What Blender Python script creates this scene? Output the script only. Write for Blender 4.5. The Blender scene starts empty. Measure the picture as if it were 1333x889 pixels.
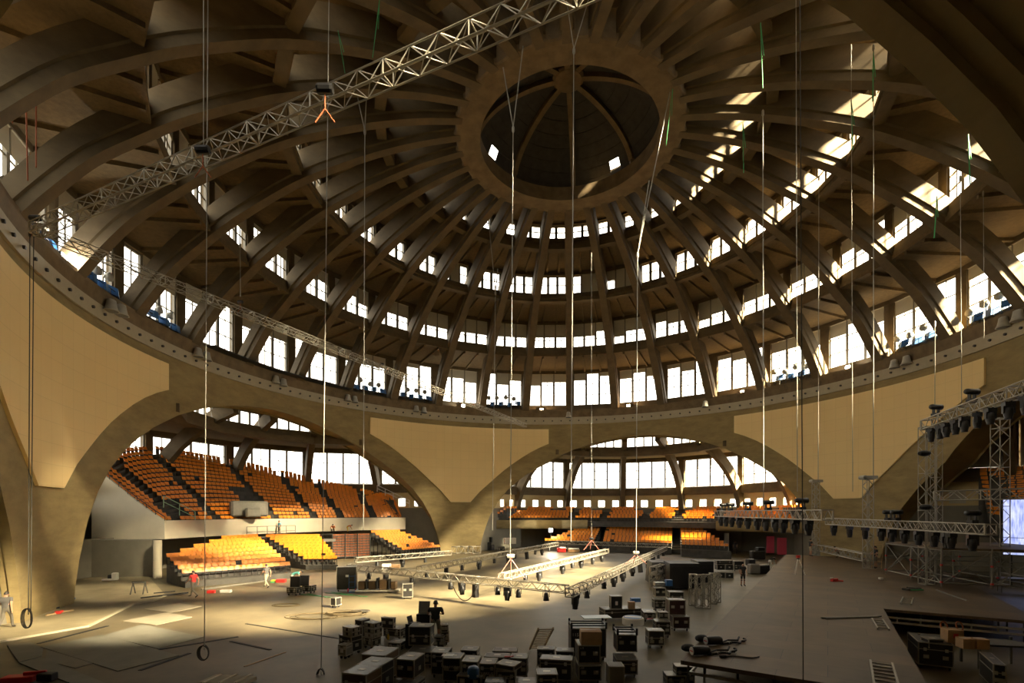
import bpy, math, random
from math import sin, cos, pi, radians as R, sqrt, atan2, hypot
random.seed(11)
SC = bpy.context.scene
COL = SC.collection
# ------------------------------------------------------------------ camera frame (level camera, vertical shift)
F, CX, VH, ZC = 642.0, 667.8, 666.6, 5.6          # focal px, principal column, horizon row, eye height
XC, YC, AZ0 = 4.38, 39.12, 23.7                    # hall centre, bearing of the far apse axis


def at(u, v, z=0.0):
    """point on the horizontal plane z seen along a sight line"""
    t = (ZC - z) * F / (v - VH)
    return ((u - CX) / F * t, t, z)


def aty(u, v, Y):
    return ((u - CX) / F * Y, Y, ZC + (VH - v) * Y / F)


def pol(az, r, z=0.0):
    a = R(az)
    return (XC + r * sin(a), YC + r * cos(a), z)


cam_d = bpy.data.cameras.new('camera')
cam = bpy.data.objects.new('camera', cam_d)
COL.objects.link(cam)
cam.location = (0, 0, ZC)
cam.rotation_euler = (pi / 2, 0, 0)
cam_d.sensor_fit = 'HORIZONTAL'
cam_d.sensor_width = 36
cam_d.lens = F / 1333 * 36
cam_d.shift_x = -(CX - 666.5) / 1333
cam_d.shift_y = (VH - 444.5) / 1333
cam_d.clip_end = 500
SC.camera = cam


# ------------------------------------------------------------------ materials
def mat(name, col, rough=.8, var=.0, scale=1.0, metal=0.0, bump=0.0, col2=None, emit=None, es=0, spec=.5, stretch=None, detail=6):
    m = bpy.data.materials.new(name)
    m.use_nodes = True
    nt = m.node_tree
    b = nt.nodes['Principled BSDF']
    b.inputs['Base Color'].default_value = (*col, 1)
    b.inputs['Roughness'].default_value = rough
    b.inputs['Metallic'].default_value = metal
    b.inputs['Specular IOR Level'].default_value = spec
    if emit:
        b.inputs['Emission Color'].default_value = (*emit, 1)
        b.inputs['Emission Strength'].default_value = es
    if var or col2:
        geo = nt.nodes.new('ShaderNodeNewGeometry')
        mp = nt.nodes.new('ShaderNodeMapping')
        if stretch:
            mp.inputs['Scale'].default_value = stretch
        nz = nt.nodes.new('ShaderNodeTexNoise')
        nz.inputs['Scale'].default_value = scale
        nz.inputs['Detail'].default_value = detail
        nz.inputs['Roughness'].default_value = .62
        nt.links.new(geo.outputs['Position'], mp.inputs['Vector'])
        nt.links.new(mp.outputs['Vector'], nz.inputs['Vector'])
        rp = nt.nodes.new('ShaderNodeValToRGB')
        c2 = col2 or tuple(max(0, c * (1 - var)) for c in col)
        c1 = col if col2 else tuple(min(1, c * (1 + var)) for c in col)
        rp.color_ramp.elements[0].position = .32
        rp.color_ramp.elements[1].position = .68
        rp.color_ramp.elements[0].color = (*c2, 1)
        rp.color_ramp.elements[1].color = (*c1, 1)
        nt.links.new(nz.outputs['Fac'], rp.inputs['Fac'])
        nt.links.new(rp.outputs['Color'], b.inputs['Base Color'])
        if bump:
            bp = nt.nodes.new('ShaderNodeBump')
            bp.inputs['Strength'].default_value = bump
            bp.inputs['Distance'].default_value = .05
            nt.links.new(nz.outputs['Fac'], bp.inputs['Height'])
            nt.links.new(bp.outputs['Normal'], b.inputs['Normal'])
    return m


M = {}
M['concrete'] = mat('board_marked_concrete', (.29, .22, .098), .85, .2, .55, bump=.25, stretch=(1, 1, 2.6))
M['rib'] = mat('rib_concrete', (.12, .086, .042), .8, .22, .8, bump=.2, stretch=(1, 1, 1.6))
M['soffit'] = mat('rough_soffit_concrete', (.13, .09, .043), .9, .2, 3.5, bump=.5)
M['ringband'] = mat('pale_band_paint', (.42, .37, .26), .7, .06, 2)
M['cornice'] = mat('brown_cornice_concrete', (.165, .118, .062), .85, .25, 1.2, bump=.2)
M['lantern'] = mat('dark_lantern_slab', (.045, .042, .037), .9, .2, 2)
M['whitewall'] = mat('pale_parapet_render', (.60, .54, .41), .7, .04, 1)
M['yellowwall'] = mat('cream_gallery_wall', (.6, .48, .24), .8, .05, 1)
M['darkwall'] = mat('grey_plaster', (.2, .185, .14), .85, .08, 1)
M['frame'] = mat('window_frame_paint', (.2, .18, .14), .6)
M['blind'] = mat('cream_roller_blind', (.52, .48, .37), .85, .03, 3)
M['bolt'] = mat('dark_bolt_and_opening_shade', (.05, .045, .04), .6)
M['bronze'] = mat('dark_metal', (.03, .03, .032), .45, metal=.6)

# pendentive panel: cream cloth boards with a grid of seams (real position on the drum)
def panel_mat():
    m = bpy.data.materials.new('cream_acoustic_board')
    m.use_nodes = True
    nt = m.node_tree
    N, L = nt.nodes, nt.links
    b = N['Principled BSDF']
    b.inputs['Roughness'].default_value = .85
    uv = N.new('ShaderNodeUVMap')
    bt = N.new('ShaderNodeTexBrick')
    bt.offset = 0
    bt.inputs['Color1'].default_value = (.92, .70, .34, 1)
    bt.inputs['Color2'].default_value = (.90, .68, .33, 1)
    bt.inputs['Mortar'].default_value = (.80, .60, .29, 1)
    bt.inputs['Scale'].default_value = 1
    bt.inputs['Mortar Size'].default_value = .018
    bt.inputs['Mortar Smooth'].default_value = .6
    bt.inputs['Brick Width'].default_value = 1.18
    bt.inputs['Row Height'].default_value = 1.18
    L.new(uv.outputs['UV'], bt.inputs['Vector'])
    nz = N.new('ShaderNodeTexNoise')
    nz.inputs['Scale'].default_value = .45
    L.new(uv.outputs['UV'], nz.inputs['Vector'])
    mx = N.new('ShaderNodeMix')
    mx.data_type = 'RGBA'
    mx.blend_type = 'MULTIPLY'
    mx.inputs['Factor'].default_value = .22
    L.new(bt.outputs['Color'], mx.inputs['A'])
    L.new(nz.outputs['Color'], mx.inputs['B'])
    L.new(bt.outputs['Color'], b.inputs['Base Color'])
    return m


M['panel'] = panel_mat()


def glass_mat():
    m = bpy.data.materials.new('window_glass')
    m.use_nodes = True
    nt = m.node_tree
    nt.nodes.remove(nt.nodes['Principled BSDF'])
    out = nt.nodes['Material Output']
    tr = nt.nodes.new('ShaderNodeBsdfTransparent')
    tr.inputs['Color'].default_value = (.93, .94, .95, 1)
    gl = nt.nodes.new('ShaderNodeBsdfGlossy')
    gl.inputs['Roughness'].default_value = .08
    mx = nt.nodes.new('ShaderNodeMixShader')
    mx.inputs['Fac'].default_value = .05
    nt.links.new(tr.outputs[0], mx.inputs[1])
    nt.links.new(gl.outputs[0], mx.inputs[2])
    nt.links.new(mx.outputs[0], out.inputs['Surface'])
    return m


M['glass'] = glass_mat()


# ------------------------------------------------------------------ mesh builder
class MB:
    def __init__(s):
        s.v, s.f, s.mi, s.uv = [], [], [], []

    def add(s, pts, faces, mi=0):
        o = len(s.v)
        s.v += [tuple(p) for p in pts]
        for f in faces:
            s.f.append([i + o for i in f])
            s.mi.append(mi)
        return s

    def quad(s, a, b, c, d, mi=0):
        return s.add([a, b, c, d], [(0, 1, 2, 3)], mi)

    def box(s, c, size, rz=0, mi=0):
        x, y, z = [k / 2 for k in size]
        ca, sa = cos(rz), sin(rz)
        P = []
        for dz in (-z, z):
            for dx, dy in ((-x, -y), (x, -y), (x, y), (-x, y)):
                P.append((c[0] + dx * ca - dy * sa, c[1] + dx * sa + dy * ca, c[2] + dz))
        return s.add(P, [(3, 2, 1, 0), (4, 5, 6, 7), (0, 1, 5, 4), (1, 2, 6, 5), (2, 3, 7, 6), (3, 0, 4, 7)], mi)

    def hexa(s, P, mi=0):
        return s.add(P, [(3, 2, 1, 0), (4, 5, 6, 7), (0, 1, 5, 4), (1, 2, 6, 5), (2, 3, 7, 6), (3, 0, 4, 7)], mi)

    def bar(s, p, q, w, h=None, up=(0, 0, 1), mi=0):
        """rectangular bar from p to q"""
        h = h or w
        d = [q[i] - p[i] for i in range(3)]
        L = sqrt(sum(k * k for k in d)) or 1e-6
        d = [k / L for k in d]
        if abs(d[2]) > .97 and up == (0, 0, 1):
            up = (1, 0, 0)
        a = (d[1] * up[2] - d[2] * up[1], d[2] * up[0] - d[0] * up[2], d[0] * up[1] - d[1] * up[0])
        La = sqrt(sum(k * k for k in a)) or 1e-6
        a = [k / La for k in a]
        b = (a[1] * d[2] - a[2] * d[1], a[2] * d[0] - a[0] * d[2], a[0] * d[1] - a[1] * d[0])
        P = []
        for e in (p, q):
            for i, j in ((-1, -1), (1, -1), (1, 1), (-1, 1)):
                P.append(tuple(e[k] + a[k] * i * w / 2 + b[k] * j * h / 2 for k in range(3)))
        return s.hexa(P, mi)

    def tube(s, p, q, r, n=6, r2=None, mi=0, cap=True):
        r2 = r if r2 is None else r2
        d = [q[i] - p[i] for i in range(3)]
        L = sqrt(sum(k * k for k in d)) or 1e-6
        d = [k / L for k in d]
        up = (1, 0, 0) if abs(d[2]) > .9 else (0, 0, 1)
        a = (d[1] * up[2] - d[2] * up[1], d[2] * up[0] - d[0] * up[2], d[0] * up[1] - d[1] * up[0])
        La = sqrt(sum(k * k for k in a))
        a = [k / La for k in a]
        b = (a[1] * d[2] - a[2] * d[1], a[2] * d[0] - a[0] * d[2], a[0] * d[1] - a[1] * d[0])
        P = []
        for e, rr in ((p, r), (q, r2)):
            for k in range(n):
                t = 2 * pi * k / n
                P.append(tuple(e[i] + (a[i] * cos(t) + b[i] * sin(t)) * rr for i in range(3)))
        Fs = [(k, (k + 1) % n, n + (k + 1) % n, n + k) for k in range(n)]
        if cap:
            Fs += [tuple(range(n - 1, -1, -1)), tuple(range(n, 2 * n))]
        return s.add(P, Fs, mi)

    def path(s, pts, r, n=6, mi=0):
        for a, b in zip(pts, pts[1:]):
            s.tube(a, b, r, n, mi=mi)
        return s

    def lathe(s, prof, c=(0, 0, 0), n=16, mi=0, axis='z', rz=0):
        """prof: list of (r, h)"""
        P = []
        for r, h in prof:
            for k in range(n):
                t = 2 * pi * k / n
                if axis == 'z':
                    q = (r * cos(t), r * sin(t), h)
                else:
                    q = (h, r * cos(t), r * sin(t))
                x, y = q[0] * cos(rz) - q[1] * sin(rz), q[0] * sin(rz) + q[1] * cos(rz)
                P.append((c[0] + x, c[1] + y, c[2] + q[2]))
        Fs = []
        for j in range(len(prof) - 1):
            for k in range(n):
                Fs.append((j * n + k, j * n + (k + 1) % n, (j + 1) * n + (k + 1) % n, (j + 1) * n + k))
        Fs += [tuple(range(n - 1, -1, -1)), tuple((len(prof) - 1) * n + k for k in range(n))]
        return s.add(P, Fs, mi)

    def prism(s, poly, z0, z1, mi=0):
        n = len(poly)
        P = [(p[0], p[1], z0) for p in poly] + [(p[0], p[1], z1) for p in poly]
        Fs = [tuple(range(n - 1, -1, -1)), tuple(range(n, 2 * n))]
        Fs += [(k, (k + 1) % n, n + (k + 1) % n, n + k) for k in range(n)]
        return s.add(P, Fs, mi)

    def sph(s, c, r, n=8, m=6, sc=(1, 1, 1), mi=0):
        prof = [(max(1e-4, r * sin(pi * j / m)), -r * cos(pi * j / m)) for j in range(m + 1)]
        o = len(s.v)
        s.lathe(prof, (0, 0, 0), n, mi)
        for i in range(o, len(s.v)):
            p = s.v[i]
            s.v[i] = (c[0] + p[0] * sc[0], c[1] + p[1] * sc[1], c[2] + p[2] * sc[2])
        return s

    def mesh(s, name, mats, smooth=False):
        me = bpy.data.meshes.new(name)
        me.from_pydata(s.v, [], s.f)
        if not isinstance(mats, (list, tuple)):
            mats = [mats]
        for m in mats:
            me.materials.append(M[m] if isinstance(m, str) else m)
        if len(mats) > 1:
            me.polygons.foreach_set('material_index', s.mi)
        if smooth:
            me.polygons.foreach_set('use_smooth', [True] * len(me.polygons))
        me.update()
        return me

    def build(s, name, mats, parent=None, smooth=False):
        o = bpy.data.objects.new(name, s.mesh(name, mats, smooth))
        COL.objects.link(o)
        if parent is not None:
            o.parent = parent
        return o


def struct(o):
    o['kind'] = 'structure'
    return o


def tag(o, label, cat, group=None, kind=None):
    o['label'] = label
    o['category'] = cat
    if group:
        o['group'] = group
    if kind:
        o['kind'] = kind
    return o


def empty(name, loc=(0, 0, 0), rz=0):
    o = bpy.data.objects.new(name, None)
    COL.objects.link(o)
    o.location = loc
    o.rotation_euler = (0, 0, rz)
    o.empty_display_size = .2
    return o


def thing(name, label, cat, loc=(0, 0, 0), rz=0, group=None):
    return tag(empty(name, loc, rz), label, cat, group)


def copy_tree(o, parent=None):
    c = o.copy()
    COL.objects.link(c)
    if parent is not None:
        c.parent = parent
    for ch in o.children:
        copy_tree(ch, c)
    return c


def interp(x, T):
    if x <= T[0][0]:
        return T[0][1]
    for (a, b), (c, d) in zip(T, T[1:]):
        if x <= c:
            return b + (d - b) * (x - a) / (c - a)
    return T[-1][1]


# ================================================================== THE HALL
RD = 32.4
ARCH = [(0, 16.4), (3, 16.33), (6, 16.12), (10, 15.7), (15, 14.85), (20, 13.7), (25, 12.15), (28, 11.05), (30, 10.2), (33, 8.7), (35.5, 6.95), (37.5, 5.0),
        (39, 2.7), (39.8, 1.0), (40, 0)]
BEAR = {'left': AZ0 - 90, 'back': AZ0, 'right': AZ0 + 90, 'front': AZ0 + 180}
BAND0, BAND1, PAR1 = 18.3, 19.3, 20.4


ARCH2 = [(0, 16.4), (6, 16.12), (10, 15.7), (15, 14.85), (20, 13.75), (23.6, 12.55), (25.8, 11.5), (27, 10.85), (28.5, 9.85), (30.5, 8.95), (33, 7.7), (36, 5.7), (37.5, 3.9), (39, 1.6), (40, 0)]


def zarch(ph, alt=False):
    return interp(abs(ph), ARCH2 if alt and ph < 0 else ARCH)


# floor
b = MB()
n = 96
b.add([pol(360 * k / n, 62) for k in range(n)], [tuple(range(n - 1, -1, -1))])
b.v = [(x, y, 0) for x, y, z in b.v]
b.f = [list(reversed(b.f[0]))]

# drum walls: one per pier, from arch crown to arch crown
PH = sorted(set([a for a, _ in ARCH] + [-a for a, _ in ARCH] + [k * 1.5 for k in range(-30, 31) if abs(k * 1.5) < 45] + [-45, 45]))
for nm, mid in (('wall_southwest', AZ0 - 135), ('wall_northwest', AZ0 - 45), ('wall_northeast', AZ0 + 45), ('wall_southeast', AZ0 + 135)):
    w = MB()
    # half arches either side: list of (azimuth, phi relative to nearest axis)
    cols = []
    for axis in (mid - 45, mid + 45):
        for ph in PH:
            az = axis + ph
            if mid - 45 - 1e-6 <= az <= mid + 45 + 1e-6:
                cols.append((az, ph, abs(((axis - AZ0 + 180) % 360) - 180) > 89 and abs(((axis - AZ0 + 90) % 360)) > 1))
    cols = sorted(set((round(a, 4), round(p, 4), q) for a, p, q in cols))
    for (a0, p0, q0), (a1, p1, q1) in zip(cols, cols[1:]):
        if a1 - a0 < 1e-3:
            continue
        z0 = zarch(p0, q0) if abs(p0) < 40 else 0
        z1 = zarch(p1, q1) if abs(p1) < 40 else 0
        ns = 6
        for k in range(ns):
            za, zb = z0 + (BAND0 - z0) * k / ns, z1 + (BAND0 - z1) * k / ns
            zc, zd = z1 + (BAND0 - z1) * (k + 1) / ns, z0 + (BAND0 - z0) * (k + 1) / ns
            w.quad(pol(a0, RD, za), pol(a1, RD, zb), pol(a1, RD, zc), pol(a0, RD, zd))
        # back face
        w.quad(pol(a1, 35.2, z1), pol(a0, 35.2, z0), pol(a0, 35.2, BAND0), pol(a1, 35.2, BAND0))
        # intrados with two stepped mouldings
        if max(abs(p0), abs(p1)) <= 40.001:
            steps = [(RD, 0), (32.78, 0), (32.82, .13), (33.1, .13), (33.15, .27), (35.2, .27)]
            def pt(ph, a, st):
                r, up = st
                k = 1 + up / 16.0
                zz = zarch(ph, q0)
                return pol(a + (up / r * 57.3 * (1 if ph > 0 else -1) * min(1, abs(ph) / 36)), r, zz + up * max(0, 1 - abs(ph) / 40))
            for s0, s1 in zip(steps, steps[1:]):
                w.quad(pt(p0, a0, s0), pt(p1, a1, s0), pt(p1, a1, s1), pt(p0, a0, s1))
    struct(w.build(nm, 'concrete'))

# ring band with bolts, cornice, gallery floor
def ring(name, prof, m, n=192, a0=0, a1=360, smooth=True):
    """closed (r,z) profile swept round the hall"""
    b = MB()
    P = []
    full = abs(a1 - a0) >= 360
    N = n if full else n + 1
    for k in range(N):
        az = a0 + (a1 - a0) * k / n
        P += [pol(az, r, z) for r, z in prof]
    c = len(prof)
    Fs = []
    for k in range(n):
        k2 = (k + 1) % N
        for j in range(c):
            j2 = (j + 1) % c
            Fs.append((k * c + j, k2 * c + j, k2 * c + j2, k * c + j2))
    b.add(P, Fs)
    return struct(b.build(name, m))


ring('trim_1', [(32.25, BAND0), (32.25, BAND1), (33.0, BAND1), (33.0, BAND0)], 'ringband')
ring('trim_2', [(32.33, BAND1 + .002), (32.2, PAR1 - .25), (32.2, PAR1), (33.0, PAR1), (33.0, BAND1 + .002)], 'cornice')
ring('trim_3', [(33.0, PAR1 - .35), (33.0, PAR1 - .15), (34.9, PAR1 - .15), (34.9, PAR1 - .35)], 'cornice')
b = MB()
for k in range(32 * 5):
    az = AZ0 + (k + .5) * 360 / 160
    p, q = pol(az, 32.24, 18.78), pol(az, 32.12, 18.78)
    b.tube(p, q, .1, 8)
struct(b.build('trim_4', 'bolt'))
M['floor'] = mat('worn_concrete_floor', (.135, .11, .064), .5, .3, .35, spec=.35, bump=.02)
struct(MB().add([pol(360 * k / 96, 62) for k in range(96)], [tuple(range(95, -1, -1))]).build('floor', 'floor'))
# ------------------------------------------------------------------ light
w = bpy.data.worlds.new('sky')
SC.world = w
w.use_nodes = True
nt = w.node_tree
bg = nt.nodes['Background']
tc = nt.nodes.new('ShaderNodeTexCoord')
sx = nt.nodes.new('ShaderNodeSeparateXYZ')
rp = nt.nodes.new('ShaderNodeValToRGB')
mr = nt.nodes.new('ShaderNodeMapRange')
mr.inputs['From Min'].default_value = -1
mr.inputs['From Max'].default_value = 1
nt.links.new(tc.outputs['Generated'], sx.inputs[0])
nt.links.new(sx.outputs['Z'], mr.inputs['Value'])
nt.links.new(mr.outputs['Result'], rp.inputs['Fac'])
rp.color_ramp.elements[0].position = .485
rp.color_ramp.elements[0].color = (.075, .07, .055, 1)       # ground and roofs outside
rp.color_ramp.elements[1].position = .505
rp.color_ramp.elements[1].color = (1.0, .93, .78, 1)         # bright hazy sky
nt.links.new(rp.outputs['Color'], bg.inputs['Color'])
bg.inputs['Strength'].default_value = 1.0
sun_d = bpy.data.lights.new('sun', 'SUN')
sun = bpy.data.objects.new('sun', sun_d)
COL.objects.link(sun)
SUN_AZ, SUN_EL = 120, 33
sun.rotation_euler = (R(90 - SUN_EL), 0, R(180 - SUN_AZ) )
sun_d.energy = 27
sun_d.color = (1, .82, .52)
sun_d.angle = R(7.0)
SC.view_settings.view_transform = 'Standard'
SC.view_settings.look = 'None'
SC.view_settings.exposure = 2.75
SC.view_settings.gamma = 1
SC.view_settings.use_curve_mapping = False
SC.cycles.max_bounces = 6
SC.cycles.diffuse_bounces = 5
SC.cycles.glossy_bounces = 3
SC.cycles.transparent_max_bounces = 12
SC.cycles.use_denoising = True
SC.cycles.caustics_reflective = False
SC.cycles.caustics_refractive = False
# ------------------------------------------------------------------ dome: tiers of windows
TIERS = [  # window plane radius, sill z, head z, windows per bay, pier width
    (33.9, 21.25, 25.9, 3, 1.0),
    (27.35, 27.65, 30.7, 3, .85),
    (20.7, 31.95, 34.1, 3, .7),
    (14.4, 35.15, 36.55, 2, .5),
]
SOF = [(33.05, 19.6), (32.6, 20.2), (31.35, 22.1), (29.8, 24.2), (28.0, 26.0), (26.0, 27.8), (23.0, 30.0), (20.6, 31.5), (18.0, 32.6), (15.2, 33.6), (13.0, 34.2), (11.0, 34.6),
       (8.5, 34.95)]
ribaz = [AZ0 + 11.25 * (k + .5) for k in range(32)]
# rib: stepped section (web with a narrower keel) swept along the curve
def catmull(T, per=3):
    out = []
    for i in range(len(T) - 1):
        p0, p1, p2, p3 = T[max(0, i - 1)], T[i], T[i + 1], T[min(len(T) - 1, i + 2)]
        for k in range(per):
            t = k / per
            out.append(tuple(.5 * (2 * p1[j] + (p2[j] - p0[j]) * t + (2 * p0[j] - 5 * p1[j] + 4 * p2[j] - p3[j]) * t * t + (3 * p1[j] - p0[j] - 3 * p2[j] + p3[j]) * t ** 3) for j in (0, 1)))
    out.append(T[-1])
    return out


SOFS = catmull(SOF)


def rib_mesh():
    b = MB()
    rings = []
    n = len(SOFS)
    for i, (r, z) in enumerate(SOFS):
        a, c = SOFS[max(0, i - 1)], SOFS[min(n - 1, i + 1)]
        tx, tz = c[0] - a[0], c[1] - a[1]
        L = hypot(tx, tz)
        nx, nz = -tz / L, tx / L           # outward normal candidate
        if nx * 1 + nz * 1 < 0:
            nx, nz = -nx, -nz
        f = i / (n - 1)
        w = .6 - .17 * f
        d = interp(r, [(8, 1.8), (18, 1.95), (23, 1.85), (27, 1.6), (30, 1.4), (33, 1.3)])
        k = .45
        e = interp(r, [(8.5, -.2), (14, -.55), (20.5, -.78), (27, -.6), (33, -.3)])
        sec = [(-w + .12, e), (w - .12, e), (w - .12, k + e), (w, k + .07 + e), (w, d + e), (-w, d + e), (-w, k + .07 + e), (-w + .12, k + e)]
        rings.append([(t, r + nx * o, z + nz * o) for t, o in sec])
    P = []
    for rg in rings:
        P += rg
    Fs = []
    for i in range(n - 1):
        for j in range(8):
            Fs.append((i * 8 + j, i * 8 + (j + 1) % 8, (i + 1) * 8 + (j + 1) % 8, (i + 1) * 8 + j))
    Fs += [tuple(range(7, -1, -1)), tuple((n - 1) * 8 + j for j in range(8))]
    b.add(P, Fs)
    return b.mesh('ceiling_rib', 'rib')     # local frame: x tangent, y radial


rm = rib_mesh()
for k, az in enumerate(ribaz):
    o = bpy.data.objects.new('ceiling_rib', rm)
    COL.objects.link(o)
    o.location = (XC, YC, 0)
    o.rotation_euler = (0, 0, -R(az))
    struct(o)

# stepped roof slabs with joists, ring beams, piers, per tier
def bayframe(az):
    """local frame at a bay centre: returns f(t, r, z) -> world, t tangential"""
    a = R(az)
    def f(t, r, z):
        return (XC + r * sin(a) + t * cos(a), YC + r * cos(a) - t * sin(a), z)
    return f


C8 = cos(R(5.625))
slabs = [(34.6, 27.0, 26.3, 0), (27.9, 20.3, 31.15, 1), (21.2, 14.1, 34.6, 2), (15.0, 7.9, 36.72, 3)]
for ro, ri, z, ti in slabs:
    s = MB()
    zi = z + .15
    for k in range(32):
        a0, a1 = ribaz[k], ribaz[k] + 11.25
        T = lambda a, r, zz: pol(a, r, zz)
        s.hexa([T(a0, ro, z), T(a1, ro, z), T(a1, ri, zi), T(a0, ri, zi), T(a0, ro, z + .3), T(a1, ro, z + .3), T(a1, ri, zi + .3), T(a0, ri, zi + .3)])
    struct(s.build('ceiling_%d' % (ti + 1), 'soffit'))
    if ti < 3:
        for k in range(32):
            az = ribaz[k] + 5.625
            f = bayframe(az)
            j = MB()
            half = ri * sin(R(5.625))
            for t in (-.34, .34):
                t0, t1 = t * half * 2 * .5 * 2 * .5, t * ro * sin(R(5.625))
                j.bar(f(t0, ri, z + .06), f(t1, ro * C8 - .5, z - .08), .22, .34)
            struct(j.build('ceiling_joist', 'soffit'))
WN = [0]


def drop(ti, az):
    """how far the roller blinds of one bay are pulled down"""
    rnd = random.random
    rel = (az - AZ0 + 180) % 360 - 180
    if ti == 0:
        base = random.choice((.22, .26, .3)) if rel > -75 else .3
        return [base if rnd() < .72 else random.choice((0.0, .12, .36)) for _ in range(3)]
    if ti == 1:
        base = random.choice((.52, .56, .58)) if -60 < rel < 60 else random.choice((.45, .5, .55))
        return [base if rnd() < .75 else random.choice((.38, .12, .7)) for _ in range(3)]
    if ti == 2:
        return [0 if rnd() < .9 else random.choice((1, .45)) for _ in range(3)]
    return [0, 0, 0]


def window_unit(f, half, r, z0, z1, nw, nv, nh, drops, rev=.2, fw=.15):
    """one window of nw lights: frame mesh with glass and blinds as its parts"""
    WN[0] += 1
    fr = MB()
    gl = MB()
    W = 2 * half / nw
    for k in range(nw + 1):
        t = -half + k * W
        wd = fw if 0 < k < nw else fw * .8
        fr.box((0, 0, 0), (1, 1, 1))
        o = len(fr.v) - 8
        pts = []
        for zz in (z0, z1):
            for dt, dr in ((-wd, -.1), (wd, -.1), (wd, .1), (-wd, .1)):
                pts.append(f(t + dt, r + dr, zz))
        fr.v[o:] = pts
    for k in range(nw):
        c0, c1 = -half + k * W + fw * .9, -half + (k + 1) * W - fw * .9
        for zz in (z0 + .05, z1 - .05):
            fr.bar(f(c0, r, zz), f(c1, r, zz), .1, .1)
        for q in range(1, nv):
            t = c0 + (c1 - c0) * q / nv
            fr.bar(f(t, r, z0), f(t, r, z1), .085, .07)
        for q in range(1, nh):
            zz = z0 + (z1 - z0) * q / nh
            fr.bar(f(c0, r, zz), f(c1, r, zz), .07, .085)
        gl.quad(f(c0, r + .03, z0), f(c1, r + .03, z0), f(c1, r + .03, z1), f(c0, r + .03, z1))
    root = struct(fr.build('window_%d' % WN[0], 'frame'))
    gl.build('glass', 'glass', root)
    for k in range(nw):
        d = drops[k]
        if d <= .02:
            continue
        c0, c1 = -half + k * W + fw * .55, -half + (k + 1) * W - fw * .55
        zb = z1 - d * (z1 - z0)
        m = MB()
        m.hexa([f(c0, r - .16, zb), f(c1, r - .16, zb), f(c1, r - .13, zb), f(c0, r - .13, zb),
                f(c0, r - .16, z1), f(c1, r - .16, z1), f(c1, r - .13, z1), f(c0, r - .13, z1)])
        m.tube(f(c0, r - .17, z1), f(c1, r - .17, z1), .06, 6)
        m.build('blind', 'blind', root)
    return root


for ti, (r, z0, z1, nw, pw) in enumerate(TIERS):
    for k in range(32):
        az = ribaz[k] + 5.625
        f = bayframe(az)
        rc = r * C8
        half = r * sin(R(5.625)) - pw / 2
        rel = (az - AZ0 + 180) % 360 - 180
        if ti == 2 and 2 < (rel + 23.7) < 36:
            dr = [0, 1, 1] if rel + 23.7 < 14 else ([.5, 1, 1] if rel + 23.7 < 25 else [0, 0, 0])
        else:
            dr = drop(ti, az)
        window_unit(f, half, rc, z0, z1, nw, (2, 2, 1, 1)[ti], (3, 3, 2, 2)[ti], dr)
        # pier beside the bay, ring beam / sill wall under and lintel over the window
        m = MB()
        h2 = r * sin(R(5.625))
        for s in (-1, 1):
            m.hexa([f(s * h2 - .001, rc - .35, z0), f(s * (h2 - pw / 2), rc - .25, z0), f(s * (h2 - pw / 2), rc + .35, z0), f(s * h2, rc + .35, z0),
                    f(s * h2 - .001, rc - .35, z1), f(s * (h2 - pw / 2), rc - .25, z1), f(s * (h2 - pw / 2), rc + .35, z1), f(s * h2, rc + .35, z1)])
        m.bar(f(-h2, rc, z1 + .2), f(h2, rc, z1 + .2), .6, .42)
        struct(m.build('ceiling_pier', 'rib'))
        m = MB()
        if ti == 0:
            m.bar(f(-h2, rc, (z0 + 20) / 2), f(h2, rc, (z0 + 20) / 2), .5, z0 - 20)
        else:
            zb = (0, 26.5, 30.98, 33.95)[ti]
            zm = (zb + z0) / 2
            m.bar(f(-h2, rc + .05, (zm + z0) / 2), f(h2, rc + .05, (zm + z0) / 2), .5, z0 - zm)
            m.bar(f(-h2, rc + .08, (zb + zm) / 2), f(h2, rc + .08, (zb + zm) / 2), .72, zm - zb)
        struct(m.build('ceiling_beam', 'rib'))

# compression ring with scalloped outer edge, and the lantern over it
b = MB()
n = 32 * 12
P = []
for k in range(n):
    az = AZ0 + 5.625 + k * 360 / n
    t = (k % 12) / 12
    c = abs(2 * t - 1)                 # 1 at a rib, 0 midway
    ro = 8.85 + 1.5 * c ** 5
    P += [pol(az, 6.98, 34.75), pol(az, ro - .1, 34.75), pol(az, ro, 34.85), pol(az, ro, 36.75), pol(az, 7.02, 36.0)]
Fs = []
for k in range(n):
    q = (k + 1) % n
    for j in range(5):
        Fs.append((k * 5 + j, q * 5 + j, q * 5 + (j + 1) % 5, k * 5 + (j + 1) % 5))
b.add(P, Fs)
struct(b.build('ceiling_ring', 'cornice'))
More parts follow.
